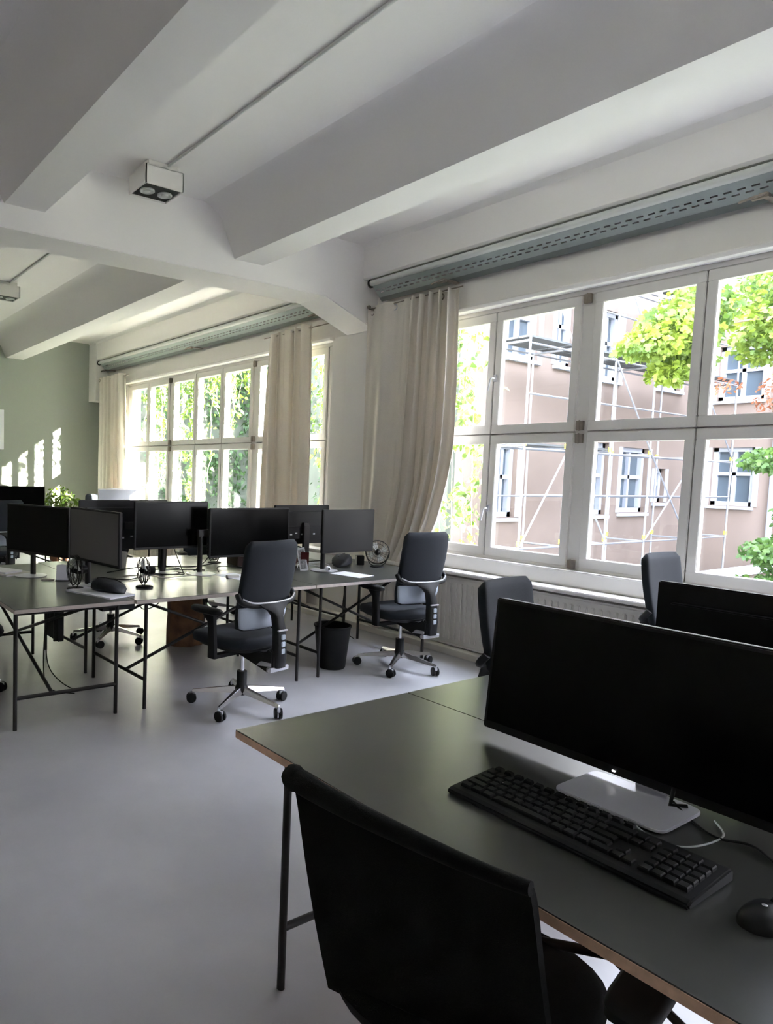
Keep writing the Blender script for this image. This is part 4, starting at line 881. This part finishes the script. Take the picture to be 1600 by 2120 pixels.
# ------------------------------------------------------------------ trees and climbers
def tree(label, base, trunkpts, clumps, m, kind, size, seed, branches):
    t = thing('tree', label, 'tree', (0, 0, 0))
    b = MB(); b.tube(spline(trunkpts, 5), 0.11, 8, 0.05); 
    for br in branches: b.tube(spline(br, 5), 0.035, 6, 0.008)
    b.obj('trunk', BARK, t, smooth=60)
    leaves(clumps, kind, size, seed).obj('foliage', m, t, kind='stuff')
    return t
R_ = random.Random(21)
def cl(px, n_=1):  # clump list helper: (x,y,z,rx,ry,rz,count)
    return [((a, b_, c), (d, e, f), k) for a, b_, c, d, e, f, k in px]
main = cl([(12.4, 5.6, 4.05, 0.85, 0.6, 0.42, 620), (11.7, 5.7, 3.75, 0.5, 0.5, 0.25, 220), (13.0, 5.6, 4.45, 0.8, 0.6, 0.45, 520), (12.9, 5.7, 3.65, 0.6, 0.5, 0.3, 260), (12.3, 5.6, 3.35, 0.35, 0.4, 0.2, 110),
           (16.2, 5.5, 5.1, 1.2, 0.8, 0.75, 900), (15.7, 5.5, 4.2, 0.7, 0.6, 0.35, 300), (17.6, 5.3, 5.3, 1.3, 0.9, 1.0, 900), (17.8, 5.3, 3.9, 0.9, 0.7, 0.4, 260), (15.2, 5.4, 4.5, 0.5, 0.5, 0.4, 200)])
tree('broad leafy tree whose yellow-green crown fills the upper near panes', (19, 4.5), [(19.5, 4.2, GZ), (19.2, 4.5, 2.0), (18.8, 4.8, 5.0), (18.4, 5.0, 6.5)], [(c_, r_, int(k_*1.9)) for c_, r_, k_ in main], LEAFT, 'maple', 0.115, 31,
     [[(18.9, 4.7, 4.4), (16.8, 5.2, 4.8), (14.6, 5.5, 4.5), (12.6, 5.6, 4.0), (11.6, 5.7, 3.7)], [(18.8, 4.8, 5.0), (17.2, 5.2, 5.6), (15.8, 5.5, 5.3)]])
low = cl([(15.6, 5.2, 2.05, 0.85, 0.5, 0.25, 320), (17.6, 5.0, 1.0, 1.2, 0.8, 0.6, 620), (17.0, 5.0, 0.2, 1.3, 0.9, 0.5, 620), (15.7, 5.2, 0.35, 0.6, 0.5, 0.25, 200), (18.4, 5.0, 2.4, 0.9, 0.7, 0.5, 260), (16.0, 5.0, -0.35, 1.6, 0.9, 0.3, 420)])
tree('lower darker green tree in the corner pane above the back-facing screen', (18, 4.2), [(18.6, 4.0, GZ), (18.4, 4.4, 0.5), (18.0, 4.8, 2.2)], [(c_, r_, int(k_*1.9)) for c_, r_, k_ in low], LEAFM, 'maple', 0.115, 37,
     [[(18.4, 4.4, 0.6), (17.2, 4.9, 1.0), (16.0, 5.1, 0.5)], [(18.2, 4.6, 1.4), (17.0, 5.0, 2.0), (15.4, 5.2, 2.05)]])
t_ = thing('shrub', 'rust-coloured shrub spray beside the green tree', 'shrub'); MB().tube(spline([(18.7, 6.0, GZ), (18.6, 6.1, 1.5), (18.2, 6.2, 3.4)], 5), 0.03, 6).obj('stem', BARK, t_)
leaves(cl([(18.3, 6.2, 3.5, 0.42, 0.4, 0.5, 240), (15.9, 6.2, 3.55, 0.3, 0.3, 0.15, 60)]), 'oval', 0.10, 41).obj('foliage', LEAFR, t_, kind='stuff')
# climbers hanging outside the windows
def climber(label, strands, spots, m, seed, size=0.12):
    t = thing('climbing_vine', label, 'vine')
    b = MB()
    for st in strands: b.tube(spline(st, 6), 0.006, 5, 0.003)
    b.obj('stem', TWIG, t, smooth=60)
    leaves(spots, 'ivy', size, seed, 1.1).obj('foliage', m, t, kind='stuff')
R_ = random.Random(51); st = []; sp = []
y = 6.0
while y < 11.6:
    L = R_.uniform(0.25, 0.7) if R_.random() < 0.6 else R_.uniform(0.9, 1.7)
    x = 5.80+R_.uniform(-0.05, 0.12)
    pts = [(5.52, y, 3.42), (x, y, 3.35)]; z = 3.35
    while z > 3.15-L: z -= 0.22; pts.append((x+R_.uniform(-0.05, 0.05), y+R_.uniform(-0.07, 0.07), z))
    st.append(pts); y += R_.uniform(0.12, 0.24)
    for q in pts:
        k = 9 if q[2] > 2.75 else (4 if R_.random() < 0.75 else 1)
        if k: sp.append((q, (0.08, 0.12, 0.12), k))
for yy, zt, zb in ((9.95, 3.0, 0.9), (9.75, 3.0, 1.0), (11.3, 3.0, 1.2), (11.0, 3.0, 1.4), (6.5, 2.4, 0.9), (6.72, 2.8, 1.5), (6.3, 2.2, 1.3)):
    z = zt
    while z > zb: sp.append(((5.85, yy+R_.uniform(-0.1, 0.1), z), (0.10, 0.14, 0.14), 9)); z -= 0.17
    st.append([(5.85, yy, 3.35), (5.87, yy+0.04, 2.4), (5.85, yy-0.03, zb)])
climber('bright green vines hanging outside the top of the far window', st, [(c_, r_, k_*2) for c_, r_, k_ in sp], LEAF, 52, 0.085)
st = []; sp = []
for yy in (4.35, 4.5, 4.62, 4.75, 4.9):
    st.append([(5.52, yy, 3.6), (5.95, yy, 3.5), (5.98, yy+0.05, 2.2), (5.95, yy-0.04, 0.7)]); z = 3.2
    while z > 0.75:
        k = R_.choice((0, 3, 6, 8)) if yy > 4.4 else R_.choice((0, 0, 3, 5)); 
        if k: sp.append(((5.96, yy+R_.uniform(-0.08, 0.08), z), (0.12, 0.10, 0.14), k))
        z -= 0.2
climber('yellow-green vine climbing outside the near window beside the curtain', st, [(c_, r_, k_*2) for c_, r_, k_ in sp], LEAF, 57, 0.09)
